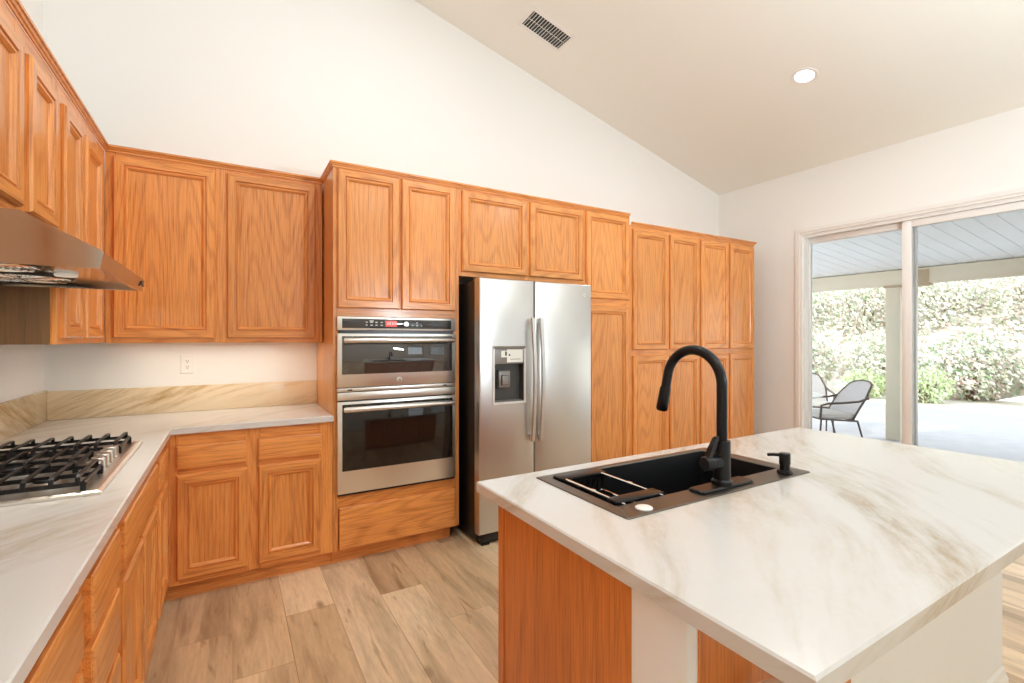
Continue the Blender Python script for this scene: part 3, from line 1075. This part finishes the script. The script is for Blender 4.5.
# ---------------------------------------------------------------- refrigerator
RX0, RX1, RY = 1.413, 2.360, 2.82
t = thing('refrigerator', 'stainless side-by-side refrigerator with an ice dispenser', 'refrigerator', (RX0, RY, 0))
rw = RX1 - RX0
m = MB()
m.box(0.004, rw - 0.004, 0.075, 0.80, 0.025, 1.765, 0.004)
m.build('body', BLACK, t)
m = MB()
m.box(0.03, rw - 0.03, 0.03, 0.09, 0.012, 0.07, 0.004)
m.build('base_grille', BLACK, t)
for xx in (0.06, rw - 0.06):
    for ya, yb_ in ((0.02, 0.10), (0.65, 0.72)):
        MB().box(xx - 0.03, xx + 0.03, ya, yb_, 0.0, 0.0245 if ya > 0.5 else 0.0115, 0.003).build('roller_foot', BLACK, t)
for xx in (0.04, rw - 0.04):
    m = MB().box(xx - 0.03, xx + 0.03, 0.03, 0.12, 1.766, 1.785, 0.004)
    m.build('hinge_cover', DGREY, t)
sp = 1.846 - RX0
FZ0, FZ1 = 0.08, 1.78
DX0, DX1, DZ0, DZ1 = 1.517 - RX0, 1.768 - RX0, 0.937, 1.322
# left door: front with an opening for the dispenser
m = MB()
lp = [rect_xz(0, sp - 0.003, FZ0, FZ1, 0.068, 0.0), rect_xz(0, sp - 0.003, FZ0, FZ1, 0.012, 0), rect_xz(0, sp - 0.003, FZ0, FZ1, 0.004, 0.003),
      rect_xz(0, sp - 0.003, FZ0, FZ1, 0.0, 0.010), rect_xz(DX0, DX1, DZ0, DZ1, 0.0, 0.006), rect_xz(DX0, DX1, DZ0, DZ1, 0.06, 0.006)]
m.loft(lp)
ld = m.build('freezer_door', STEEL, t, smooth=30)
m = MB()
m.loft([rect_xz(sp + 0.003, rw, FZ0, FZ1, 0.068, 0.0), rect_xz(sp + 0.003, rw, FZ0, FZ1, 0.012, 0), rect_xz(sp + 0.003, rw, FZ0, FZ1, 0.004, 0.003),
        rect_xz(sp + 0.003, rw, FZ0, FZ1, 0.0, 0.010)])
rd = m.build('fridge_door', STEEL, t, smooth=30)
for s, par in ((-1, ld), (1, rd)):
    m = MB()
    hxp = sp + s * 0.034
    pts = [(hxp, -0.035 - 0.03 * math.sin(math.pi * k / 16), 0.665 + 0.855 * k / 16) for k in range(17)]
    loops = []
    for p in pts:
        loops.append([(p[0] - 0.016, p[1] + 0.006, p[2]), (p[0] - 0.011, p[1] - 0.006, p[2]), (p[0] + 0.011, p[1] - 0.006, p[2]), (p[0] + 0.016, p[1] + 0.006, p[2]), (p[0] + 0.010, p[1] + 0.010, p[2]), (p[0] - 0.010, p[1] + 0.010, p[2])])
    m.loft(loops)
    hd = m.build('handle', STEEL, par)
    for zz in (0.672, 1.478):
        MB().box(hxp - 0.014, hxp + 0.014, -0.032, 0.0, zz, zz + 0.04, 0.003).build('handle_mount', CHROME, hd)
# dispenser
m = MB()
m.loft([rect_xz(DX0, DX1, DZ0, DZ1, -0.0005, -0.004), rect_xz(DX0, DX1, DZ0, DZ1, -0.006, -0.002), rect_xz(DX0, DX1, DZ0, DZ1, -0.006, 0.009), rect_xz(DX0, DX1, DZ0, DZ1, 0.002, 0.011)], cap0=False, cap1=False)
ds = m.build('ice_dispenser', SILVER, ld, smooth=30)
# inside the dispenser all pieces share its depth
m = MB()
cx0, cx1 = DX0 + 0.007, DX1 - 0.007
zc = 1.205
m.box(cx0, cx1, 0.002, 0.05, zc, DZ1 - 0.007, 0.002, 0)
m.loft([rect_xz(cx0, cx1, DZ0 + 0.007, zc, 0.0005, 0.0), rect_xz(cx0, cx1, DZ0 + 0.007, zc, 0.055, 0.004)], cap0=False, m=1)
m.box((cx0 + cx1) / 2 - 0.075, (cx0 + cx1) / 2 + 0.02, 0.018, 0.05, 1.04, 1.16, 0.006, 1)
m.box((cx0 + cx1) / 2 - 0.055, (cx0 + cx1) / 2 + 0.0, 0.006, 0.02, 1.06, 1.13, 0.004, 2)
m.box(cx0 + 0.005, cx1 - 0.005, 0.006, 0.05, DZ0 + 0.008, DZ0 + 0.018, 0.002, 2)
m.loft([[(DX0 - 0.002, -0.006, DZ1 - 0.012), (DX1 + 0.002, -0.006, DZ1 - 0.012), (DX1 + 0.002, 0.0, DZ1 - 0.012), (DX0 - 0.002, 0.0, DZ1 - 0.012)],
        [(DX0 + 0.003, -0.010, DZ1 + 0.004), (DX1 - 0.003, -0.010, DZ1 + 0.004), (DX1 - 0.003, 0.0, DZ1 + 0.004), (DX0 + 0.003, 0.0, DZ1 + 0.004)]], m=0)
m.build('dispenser_panel', [MGREY, DGREY, BLACK], ds)
m = MB()
m.box(cx0 + 0.10, cx1 - 0.012, -0.0012, 0.0018, zc + 0.010, zc + 0.098)
m.box(cx0 + 0.055, cx0 + 0.10, -0.0006, 0.0018, zc + 0.045, zc + 0.09)
m.build('paper_notice', PAPER, ds, smooth=0)
m = MB()
m.box(cx0 + 0.085, cx0 + 0.097, -0.0018, -0.0012 + 0.0005, zc + 0.056, zc + 0.084)
m.box(cx0 + 0.112, cx0 + 0.124, -0.0018, -0.0011, zc + 0.054, zc + 0.066)
m.box(cx0 + 0.125, cx1 - 0.03, -0.0016, -0.0011, zc + 0.03, zc + 0.033)
m.build('notice_print', BLACK, ds, smooth=0)
m = MB().lathe([(0.013, 0), (0.013, 0.0015), (0.0115, 0.002), (0.0115, 0.0012), (0, 0.0012)], (2.29 - RX0, 0.0, 1.70), (0, -1, 0), 24)
bd = m.build('badge', CHROME, rd)
m = MB()
for s in (-1, 1):
    m.tube([(2.29 - RX0 + s * 0.004 + 0.0032 * math.cos(a), -0.0018, 1.70 + 0.0045 * math.sin(a)) for a in [q * 0.5 for q in range(11)]], 0.0008, 5)
m.build('monogram', DGREY, bd)

# ---------------------------------------------------------------- island
IX0, IX1, IY0, IY1 = 0.691, 2.56, 0.353, 1.40
SX0, SX1, SY0, SY1 = 0.877, 1.733, 0.905, 1.333
t = thing('kitchen_island', 'oak and white island cabinet carrying the sink', 'island', (0.735, 0.605, 0))
ix, iy = 0.735, 0.605
m = MB()
m.box(0, 0.02, 0.145, 1.325 - iy, 0.0, 0.878, 0.001, 0, 1)
ep = m.build('end_panel', OAK_RED, t, smooth=0)
m = MB()
m.box(-0.0035, 0.0, 1.325 - iy - 0.032, 1.325 - iy, 0.0, 0.878)
m.build('corner_strip', OAK_RED, ep, smooth=0)
m = MB()
m.box(0.021, 1.66, 1.325 - iy - 0.013, 1.325 - iy, 0.09, 0.878)
m.box(1.64, 1.66, 0.145, 1.325 - iy - 0.013, 0.0, 0.878)
m.box(0.021, 1.64, 0.146, 1.325 - iy - 0.013, 0.07, 0.09)
m.box(0.021, 1.64, 1.325 - iy - 0.09, 1.325 - iy - 0.07, 0.0, 0.09)
m.build('carcass', OAK_V, t, smooth=0)
for k in range(4):   # doors towards the refrigerator
    d = add_door(t, 0.03 + k * 0.405, 0.42 + k * 0.405, 0.12, 0.84, 0.0)
    d.rotation_euler.z = R(180)
    d.location = (1.685, 1.325 - iy + 0.0005, 0)
m = MB().box(0, 1.72, 0, 0.144, 0, 0.878, 0.003)
pw = m.build('knee_wall', PONY, t)
m = MB()
prof = [(0, 0), (0.013, 0), (0.013, 0.13), (0.008, 0.145), (0.006, 0.165), (0.0, 0.175)]
pts = [(1.72, 0.144), (1.72, 0.0), (0.62, 0.0)]
lo = []
for (px_, py_), nn in zip(pts, ((1, 0), (1, -1), (0, -1))):
    lo.append([(px_ + nn[0] * a, py_ + nn[1] * a, b) for a, b in prof])
m.loft(lo)
m.build('baseboard', TRIM, pw, smooth=0)
m = MB().box(0.03, 0.60, -0.004, -0.0002, 0.0, 0.878)
m.build('seating_side_panel', OAK_RED, t, smooth=0)

# island top with a hole for the sink
m = MB()
m.loft([rect_xy(SX0, SX1, SY0, SY1, 0.8795, 0.012), rect_xy(IX0, IX1, IY0, IY1, 0.8795, 0.003), rect_xy(IX0, IX1, IY0, IY1, 0.882, 0), rect_xy(IX0, IX1, IY0, IY1, 0.911, 0),
        rect_xy(IX0, IX1, IY0, IY1, 0.915, 0.004), rect_xy(SX0, SX1, SY0, SY1, 0.915, 0.012), rect_xy(SX0, SX1, SY0, SY1, 0.8795, 0.012)], cap0=False, cap1=False)
bmesh.ops.remove_doubles(m.bm, verts=m.bm.verts[:], dist=1e-5)
tag(m.build('island_countertop', STONE, smooth=0), 'thick cream quartzite slab on the kitchen island', 'countertop')

# ---------------------------------------------------------------- sink
t = thing('kitchen_sink', 'black drop-in workstation sink in the island top', 'sink', (SX0, SY0, 0.9155))
sw, sd = SX1 - SX0, SY1 - SY0
bx0, bx1, by0, by1 = 0.042, sw - 0.055, 0.085, sd - 0.026


def rrect(x0, x1, y0, y1, z, r, n=4):
    out = []
    for cx_, cy_, a0 in ((x1 - r, y0 + r, -90), (x1 - r, y1 - r, 0), (x0 + r, y1 - r, 90), (x0 + r, y0 + r, 180)):
        for k in range(n + 1):
            a = R(a0 + 90 * k / n)
            out.append((cx_ + r * math.cos(a), cy_ + r * math.sin(a), z))
    return out


m = MB()
m.loft([rrect(0.013, sw - 0.013, 0.013, sd - 0.013, -0.005, 0.004), rrect(0.0, sw, 0.0, sd, 0.0003, 0.006), rrect(0, sw, 0, sd, 0.002, 0.006), rrect(0.002, sw - 0.002, 0.002, sd - 0.002, 0.0035, 0.006),
        rrect(bx0 - 0.004, bx1 + 0.004, by0 - 0.004, by1 + 0.004, 0.0035, 0.014), rrect(bx0, bx1, by0, by1, 0.0, 0.014)], cap0=False, cap1=False)
m.build('rim', SINKRIM, t, smooth=30)
m = MB()
m.loft([rrect(bx0, bx1, by0, by1, 0.0, 0.014), rrect(bx0 + 0.001, bx1 - 0.001, by0 + 0.001, by1 - 0.001, -0.004, 0.014),
        rrect(bx0 + 0.006, bx1 - 0.006, by0 + 0.006, by1 - 0.006, -0.21, 0.02), rrect(bx0 + 0.03, bx1 - 0.03, by0 + 0.03, by1 - 0.03, -0.228, 0.02)], cap0=False)
m.build('basin', SINKBLK, t, smooth=40)
m = MB().lathe([(0.05, -0.2275), (0.05, -0.224), (0.038, -0.223), (0.034, -0.2265), (0.0, -0.2265)], (sw / 2, sd / 2 + 0.06, 0))
m.build('drain', CHROME, t)

m = MB().lathe([(0.0235, 0), (0.0235, 0.003), (0.021, 0.0045), (0.0, 0.005)], (0, 0, 0), n=28)
tag(m.build('hole_cover', WPLASTIC, loc=(0.967, 0.937, 0.9195)), 'small round white cap on the sink rim by the drying rack', 'cap')

# roll-out drying rack in the sink
t = thing('sink_drying_rack', 'black and chrome extending dish rack across the sink', 'dish rack', (0.932, 1.0, 0.9155))
rl, rwid = 0.268, 0.165
for xx in (0.008, rwid - 0.008):
    for zz in (0.006, -0.05):
        m = MB()
        m.lathe([(0.0025, -0.02), (0.0042, rl * 0.40), (0.0065, rl * 0.405), (0.0065, rl * 0.455), (0.0046, rl * 0.46), (0.0046, rl - 0.02)], (xx, 0.0, zz), 'Y', 10)
        m.build('extension_rod', CHROME, t)
for y0, y1, nm in ((-0.008, 0.04, 'near_tray'), (rl - 0.02, rl + 0.032, 'far_tray')):
    m = MB()
    m.box(-0.008, rwid + 0.012, y0, y1, 0.004, 0.0105, 0.003)
    yb = y0 + 0.026 if nm == 'far_tray' else y1 - 0.014
    if nm == 'far_tray':
        yb = y0 - 0.002
    m.box(0.0, rwid, yb, yb + 0.006, -0.062, -0.052)
    m.box(0.0, rwid, yb, yb + 0.006, -0.006, 0.006)
    for k in range(9):
        xx = 0.003 + k * (rwid - 0.010) / 8
        m.box(xx, xx + 0.005, yb, yb + 0.006, -0.056, 0.0)
    m.build('rack_end', BLACKMATT, t)

# ---------------------------------------------------------------- faucet
FXC, FYC = 1.322, 0.955
t = thing('kitchen_faucet', 'tall matte black gooseneck faucet standing on the sink rim', 'faucet', (FXC, FYC, 0.919))
m = MB()
m.loft([rrect(-0.125, 0.125, -0.029, 0.029, 0.0002, 0.012), rrect(-0.125, 0.125, -0.029, 0.029, 0.005, 0.012), rrect(-0.121, 0.121, -0.025, 0.025, 0.0085, 0.01)])
m.build('deck_plate', BLACKMATT, t)
m = MB().lathe([(0.031, 0.0085), (0.031, 0.019), (0.027, 0.022), (0.0255, 0.024), (0.0255, 0.14), (0.0245, 0.143), (0.016, 0.1435)], n=32)
m.build('faucet_body', BLACKMATT, t)
# gooseneck towards the far side
rad, zt = 0.108, 0.314
pts = [(0, 0, 0.14), (0, 0, 0.2), (0, 0, 0.26)]
for k in range(0, 21):
    a = R(180 - k * 172 / 20)
    pts.append((0, rad + rad * math.cos(a), zt + rad * math.sin(a)))
end = Vector(pts[-1])
dirv = (Vector(pts[-1]) - Vector(pts[-2])).normalized()
pts.append(tuple(end + dirv * 0.045))
m = MB().tube(pts, 0.0162, 20)
m.build('spout', BLACKMATT, t)
m = MB()
e2 = end + dirv * 0.045
m.tube([e2 - dirv * 0.006, e2, e2 + dirv * 0.006, e2 + dirv * 0.075, e2 + dirv * 0.08], [0.0165, 0.0185, 0.019, 0.0205, 0.0175], 22)
sh = m.build('spray_head', BLACKMATT, t)
m = MB()
c = e2 + dirv * 0.035
m.box(c.x + 0.012, c.x + 0.0235, c.y - 0.008, c.y + 0.008, c.z - 0.02, c.z + 0.02, 0.003)
m.build('spray_button', DGREY, sh)
m = MB()
hdir = Vector((-1.0, 0.08, 0.0)).normalized()
m.lathe([(0.0215, 0.012), (0.0215, 0.042), (0.0206, 0.043), (0.0206, 0.045), (0.0215, 0.046), (0.0215, 0.074), (0.0195, 0.078), (0, 0.0785)], (0, 0, 0.078), hdir, 26)
hv = m.build('handle_barrel', BLACKMATT, t)
m = MB()
p0 = hdir * 0.06 + Vector((0, 0, 0.095))
m.loft([[p0 + Vector((sx * wdt, sy * wdt2, 0)) + Vector((0.026 * q, -0.010 * q, 0.064 * q)) for sx, sy in ((-1, -1), (1, -1), (1, 1), (-1, 1))]
        for q, wdt, wdt2 in ((0, 0.010, 0.009), (0.5, 0.0095, 0.0085), (0.92, 0.0075, 0.007), (1.0, 0.005, 0.005))])
m.build('lever', BLACKMATT, hv)

# soap dispenser
t = thing('soap_dispenser', 'small matte black soap pump right of the faucet', 'soap dispenser', (1.634, 0.938, 0.919))
m = MB().lathe([(0.0245, 0.0002), (0.0245, 0.008), (0.0225, 0.011), (0.016, 0.013), (0.015, 0.034)], n=26)
m.build('collar', BLACKMATT, t)
m = MB()
m.lathe([(0.0165, 0.030), (0.0175, 0.033), (0.0175, 0.066), (0.016, 0.069), (0, 0.0695)], n=26)
ph = m.build('pump_head', BLACKMATT, t)
m = MB().bar([(0, 0.012, 0.060), (-0.010, 0.032, 0.059), (-0.019, 0.050, 0.056)], 0.015, 0.009)
m.build('nozzle', BLACKMATT, ph)

# ---------------------------------------------------------------- counter stool
t = thing('counter_stool', 'white round counter stool tucked under the island overhang', 'stool', (0.912, 0.438, 0))
m = MB().lathe([(0.0, 0.650), (0.125, 0.650), (0.146, 0.657), (0.151, 0.670), (0.146, 0.683), (0.125, 0.690), (0.0, 0.692)], n=40)
m.build('seat', WPLASTIC, t)
for k in range(4):
    a = R(45 + 90 * k)
    m = MB().tube([(0.11 * math.cos(a), 0.11 * math.sin(a), 0.651), (0.15 * math.cos(a), 0.15 * math.sin(a), 0.0)], [0.014, 0.011], 12)
    m.build('leg', WPLASTIC, t)
m = MB().tube([(0.139 * math.cos(R(a)), 0.139 * math.sin(R(a)), 0.18) for a in range(0, 361, 12)], 0.008, 8)
m.build('foot_ring', WPLASTIC, t)

# ---------------------------------------------------------------- ceiling fittings
sl = math.atan(0.26)
ROT = Matrix.Rotation(sl, 4, 'Y')      # local x runs down the slope towards the door


def on_ceiling(x, y):
    return Matrix.Translation((x, y, cz(x))) @ ROT


def ceiling_root(name, label, cat, x, y, group=None):
    t = thing(name, label, cat)
    t.matrix_world = on_ceiling(x, y)
    if group:
        t['group'] = group
    return t


def recessed(x, y, label, power):
    t = ceiling_root('recessed_light', label, 'ceiling light', x, y)
    m = MB().lathe([(0.066, 0.0), (0.092, 0.0), (0.092, -0.003), (0.088, -0.006), (0.068, -0.004), (0.066, -0.001)], n=40, cap=False)
    m.build('trim_ring', TRIM, t)
    m = MB().lathe([(0.066, -0.0006), (0.066, -0.0016), (0.0, -0.002)], n=36)
    m.build('lens', LENS, t)
    d = bpy.data.lights.new('recessed_lamp', 'AREA')
    d.shape = 'DISK'
    d.size = 0.13
    d.energy = power
    d.color = (0.92, 0.96, 1.0)
    o = bpy.data.objects.new('recessed_lamp', d)
    COL.objects.link(o)
    o.parent = t
    o.location = (0, 0, -0.012)
    return t


recessed(3.823, 2.042, 'round recessed ceiling light glowing on the slope above the island', LAMP)
recessed(1.0, 2.0, 'added unseen ceiling light high over the cabinet aisle', LAMP * 2.2)  # out-of-view lamps from here down are added as fill
recessed(2.4, -0.6, 'added unseen ceiling light behind the camera near the island', LAMP * 0.6)
recessed(0.4, -0.6, 'added unseen ceiling light behind the camera near the left wall', LAMP * 2.4)
recessed(3.8, -0.6, 'added unseen ceiling light behind the camera near the door wall', LAMP)
recessed(2.2, -2.6, 'added unseen ceiling light at the rear of the room', LAMP)

t = ceiling_root('ceiling_vent', 'white rectangular air register with dark louvres on the sloped ceiling', 'vent', 2.177, 3.15)
m = MB()
vl, vw = 0.18, 0.088
m.loft([rect_xy(-vl - 0.03, vl + 0.03, -vw - 0.03, vw + 0.03, 0.0), rect_xy(-vl - 0.03, vl + 0.03, -vw - 0.03, vw + 0.03, -0.003), rect_xy(-vl, vl, -vw, vw, -0.008, -0.004), rect_xy(-vl, vl, -vw, vw, -0.001, 0)], cap0=False, cap1=False)
m.build('vent_frame', TRIM, t)
m = MB().box(-vl, vl, -vw, vw, -0.0015, -0.0005)
m.build('duct', BLACK, t, smooth=0)
m = MB()
for k in range(15):
    xx = -vl + (k + 0.5) * 2 * vl / 15
    m.loft([[(xx - 0.004, v_, -0.002), (xx - 0.003, v_, -0.0075), (xx - 0.0005, v_, -0.0075), (xx - 0.0015, v_, -0.002)] for v_ in (-vw, vw)])
m.box(-vl, vl, -0.002, 0.002, -0.0045, -0.0025)
m.build('louvre', TRIM, t, smooth=0)

# ---------------------------------------------------------------- patio and yard
PX0, PXB = XR + T, 8.05
structure(MB().box(PX0 + 0.001, 12.4, -6, 14, -0.16, -0.05).build('patio_floor', CONCRETE, smooth=0), 'pale concrete patio floor outside the sliding door', 'patio')
structure(MB().box(12.401, 15.5, -12, 26, -0.2, -0.07).build('yard_ground', SOIL, smooth=0), 'sunlit bare yard beyond the patio', 'ground')
m = MB()
NX, NY = 14, 40
rows = []
for i in range(NX + 1):
    x = 15.2 + 9.0 * i / NX
    rows.append([(x, -12 + 38 * k / NY, -0.15 + 6.5 * (i / NX) ** 0.8 + 0.25 * math.sin(1.7 * k + i) + 0.15 * random.random()) for k in range(NY + 1)])
m.loft(rows, cap0=False, cap1=False, closed=False)
slope = structure(m.build('yard_slope', BANK), 'ivy covered bank behind the yard', 'slope')

t = thing('patio_cover', 'white slatted patio cover on a tan beam and post outside the glass door', 'patio cover', (PXB, 3.08, -0.05))
px, py, pz = PXB, 3.08, -0.05


def zr(x):
    return 2.62 - (x - PX0) * (2.62 - 2.335) / (PXB - PX0)


m = MB()
prof = []
y = -5.0
while y < 10.0:
    prof += [(y, 0.0), (y + 0.148, 0.0), (y + 0.150, 0.008), (y + 0.158, 0.008)]
    y += 0.160
prof += [(y, 0.0), (y, 0.06), (-5.0, 0.06)]
m.loft([[(x - px, q[0] - py, zr(x) + q[1] - pz) for q in prof] for x in (PX0 + 0.002, 8.45)])
m.build('roof_panel', PATIOWHITE, t, smooth=0)
m = MB().box(-0.045, 0.045, -7.5, 6.5, 2.115 - pz, 2.325 - pz, 0.004)
m.build('beam', BEAMPAINT, t)
m = MB()  # brown blocks paint in the shade at the beam joint
m.box(-0.055, 0.055, -0.42, 0.11, 2.085 - pz, 2.12 - pz, 0.003)
m.box(-0.06, -0.046, -0.40, -0.14, 2.13 - pz, 2.30 - pz, 0.003)
m.build('joint_shade_block', plain('joint_shade_brown', (0.42, 0.33, 0.22), 0.7, noise=0.1, scale=12), t)
m = MB().box(-0.05, 0.05, -0.085, 0.085, 0.001, 2.085 - pz, 0.004)
m.build('post', BEAMPAINT, t)


# patio table and chairs
t = thing('patio_table', 'round white patio table partly hidden by the door frame', 'table', (5.86, 3.45, -0.05))
m = MB().lathe([(0.0, 0.735), (0.46, 0.735), (0.475, 0.742), (0.475, 0.757), (0.46, 0.762), (0.0, 0.763)], n=40)
m.build('tabletop', WPLASTIC, t)
m = MB().tube([(0, 0, 0.735), (0, 0, 0.05)], 0.035, 16)
m.build('pedestal', CHAIRMETAL, t)
for k in range(4):
    a = R(45 + 90 * k)
    m = MB().tube([(0, 0, 0.07), (0.2 * math.cos(a), 0.2 * math.sin(a), 0.05), (0.34 * math.cos(a), 0.34 * math.sin(a), 0.012)], 0.014, 8)
    m.build('foot', CHAIRMETAL, t)


def patio_chair(label, loc, rotz):
    """local: faces -y; seat about 0.45 m high; high sling back curling backwards."""
    t = thing('patio_chair', label, 'chair', loc, rotz, 'metal patio chairs around the table')
    m = MB()
    ring = [(-0.25, -0.24, 0.43), (0.25, -0.24, 0.43), (0.25, 0.22, 0.40), (-0.25, 0.22, 0.40), (-0.25, -0.24, 0.43)]
    m.tube(ring, 0.012, 8)
    m.build('seat_frame', CHAIRMETAL, t)
    m = MB()
    m.loft([rrect(-0.235, 0.235, -0.235, 0.20, 0.425, 0.04), rrect(-0.245, 0.245, -0.245, 0.21, 0.45, 0.05), rrect(-0.235, 0.235, -0.235, 0.20, 0.485, 0.05), rrect(-0.19, 0.19, -0.19, 0.16, 0.495, 0.05)])
    m.build('seat_cushion', CUSHION, t)

    def back(u, v):   # u -1..1 across, v 0..1 up
        wd = 0.25 * (1 - 0.25 * max(0, v - 0.6) / 0.4 * abs(u))
        return (u * wd, 0.21 + 0.25 * v + 0.03 * v * v - 0.05 * u * u * 1.0, 0.42 + 0.46 * v * (1 - 0.10 * u * u * v))
    m = MB()
    front = [[back(-1 + 2 * i / 8, j / 8) for i in range(9)] for j in range(9)]
    rear = [[(x_, y_ + 0.012, z_) for x_, y_, z_ in r_] for r_ in front]
    m.loft(front, False, False, closed=False)
    m.loft(rear, False, False, closed=False)
    m.build('sling_back', CHAIRMESH, t)
    m = MB()
    edge = [back(-1, v / 8) for v in range(9)] + [back(-1 + 2 * i / 8, 1) for i in range(1, 8)] + [back(1, 1 - v / 8) for v in range(9)]
    m.tube([(x_, y_ + 0.006, z_) for x_, y_, z_ in edge], 0.013, 8)
    m.build('back_frame', CHAIRMETAL, t)
    for s in (-1, 1):
        m = MB()
        m.tube([(s * 0.25, 0.36, 0.68), (s * 0.275, 0.22, 0.645), (s * 0.285, 0.0, 0.63), (s * 0.28, -0.16, 0.625), (s * 0.27, -0.24, 0.60), (s * 0.26, -0.25, 0.43)], 0.014, 8)
        m.build('armrest', CHAIRMETAL, t)
        m = MB().tube([(s * 0.25, -0.23, 0.43), (s * 0.26, -0.27, 0.0)], 0.011, 8)
        m.build('leg', CHAIRMETAL, t)
        m = MB().tube([(s * 0.25, 0.22, 0.41), (s * 0.26, 0.33, 0.0)], 0.011, 8)
        m.build('leg', CHAIRMETAL, t)
    return t


patio_chair('metal patio chair seen from its side beside the patio post', (6.63, 3.27, -0.05), R(-120))
patio_chair('metal patio chair with rounded back behind the white patio table', (7.50, 3.93, -0.05), R(-55))


# shrubs on the bank
def leaves(n, rx, ry, rz, size):
    m = MB()
    for _ in range(n):
        while True:
            p = Vector((random.uniform(-1, 1), random.uniform(-1, 1), random.uniform(-1, 1)))
            if 0.35 < p.length < 1:
                break
        p = Vector((p.x * rx, p.y * ry, p.z * rz + rz))
        a = Vector((random.gauss(0, 1), random.gauss(0, 1), random.gauss(0, 1))).normalized()
        b = a.orthogonal().normalized()
        c = a.cross(b)
        s = size * random.uniform(0.6, 1.3)
        vs = [m.bm.verts.new(p + q) for q in (b * s, c * s * 0.45, -b * s, -c * s * 0.45)]
        m.bm.faces.new(vs)
    return m


def shrub(label, x, y, z, rx, ry, rz, lm, n=1700, size=0.11):
    t = thing('shrub', label, 'shrub', (x, y, z), 0, 'garden shrubs on the bank')
    leaves(n, rx, ry, rz, size).build('foliage', lm, t, smooth=0)
    m = MB()
    for k in range(5):
        a = k * 1.26
        m.tube([(0, 0, -0.15), (rx * 0.25 * math.cos(a), ry * 0.25 * math.sin(a), rz * 0.7), (rx * 0.5 * math.cos(a), ry * 0.5 * math.sin(a), rz * 1.3)], [0.04, 0.025, 0.01], 6)
    m.build('stem', STEM, t)


row1 = [(13.9, 7.5, 'low pink tinged shrub behind the patio table', LEAF_B), (14.6, 5.9, 'low green shrub behind the patio post', LEAF_A),
        (14.9, 4.2, 'low pink tinged shrub in the middle of the right pane', LEAF_B), (14.9, 2.6, 'low green shrub at the right edge of the glass', LEAF_A)]
row2 = [(17.0, 9.2, 'pale shrub halfway up the bank at the left door jamb', LEAF_A), (17.1, 7.4, 'pink tinged shrub halfway up the bank left of the post', LEAF_B),
        (17.2, 5.5, 'green shrub halfway up the bank right of the door stile', LEAF_A), (17.3, 3.6, 'pink tinged shrub halfway up the bank at the right edge of the glass', LEAF_B)]
row3 = [(19.7, 10.4, 'topmost pink tinged shrub on the bank at the left door jamb', LEAF_B), (19.8, 8.3, 'topmost green shrub on the bank left of the post', LEAF_A),
        (19.9, 6.2, 'topmost pink tinged shrub on the bank right of the door stile', LEAF_B), (20.0, 4.1, 'topmost green shrub on the bank at the right edge of the glass', LEAF_A)]
for row, z, r_, h_ in ((row1, -0.1, 0.83, 0.85), (row2, 1.2, 0.98, 1.15), (row3, 2.9, 1.06, 1.25)):
    for x, y, lab, lm in row:
        shrub(lab, x, y, z, r_, r_, h_, lm, 3600, 0.062)
shrub('small yellow green bush at the foot of the patio post', 13.4, 5.75, -0.1, 0.5, 0.5, 0.36, LEAF_C, 700, 0.06)
shrub('yellow green bush right of the sliding door stile', 13.5, 4.6, -0.1, 0.55, 0.5, 0.42, LEAF_C, 900, 0.06)

m = MB()
for _ in range(26000):
    u, k = random.uniform(0.0, 1.0), random.uniform(0.5, 12.0)
    p = Vector((15.3 + 7.5 * u, k, 0.05 + 6.5 * (7.5 * u / 9.0) ** 0.8 + random.uniform(-0.1, 0.35)))
    a = Vector((random.gauss(-0.5, 1), random.gauss(0, 1), random.gauss(0.6, 1))).normalized()
    b = a.orthogonal().normalized()
    c = a.cross(b)
    sz = random.uniform(0.05, 0.09)
    m.bm.faces.new([m.bm.verts.new(p + q) for q in (b * sz, c * sz * 0.6, -b * sz, -c * sz * 0.6)])
m.build('ivy_cover', BANK, slope, smooth=0)['kind'] = 'stuff'

# ---------------------------------------------------------------- light bar under the wall cabinet
t = thing('under_cabinet_light', 'slim light bar under the wide wall cabinet', 'light', (-0.02, 3.48, 1.351))
m = MB().box(-0.50, 0.50, -0.02, 0.02, -0.005, 0.0005, 0.001)
m.build('housing', WPLASTIC, t)
m = MB().box(-0.49, 0.49, -0.014, 0.014, -0.0062, -0.0052)
m.build('lens', DIMLENS, t, smooth=0)
d = bpy.data.lights.new('light_bar', 'AREA')
d.shape = 'RECTANGLE'
d.size, d.size_y = 0.98, 0.05
d.energy = 1.7
d.color = (1.0, 0.91, 0.76)
o = bpy.data.objects.new('light_bar', d)
o.location = (0, 0, -0.009)
o.parent = t
COL.objects.link(o)
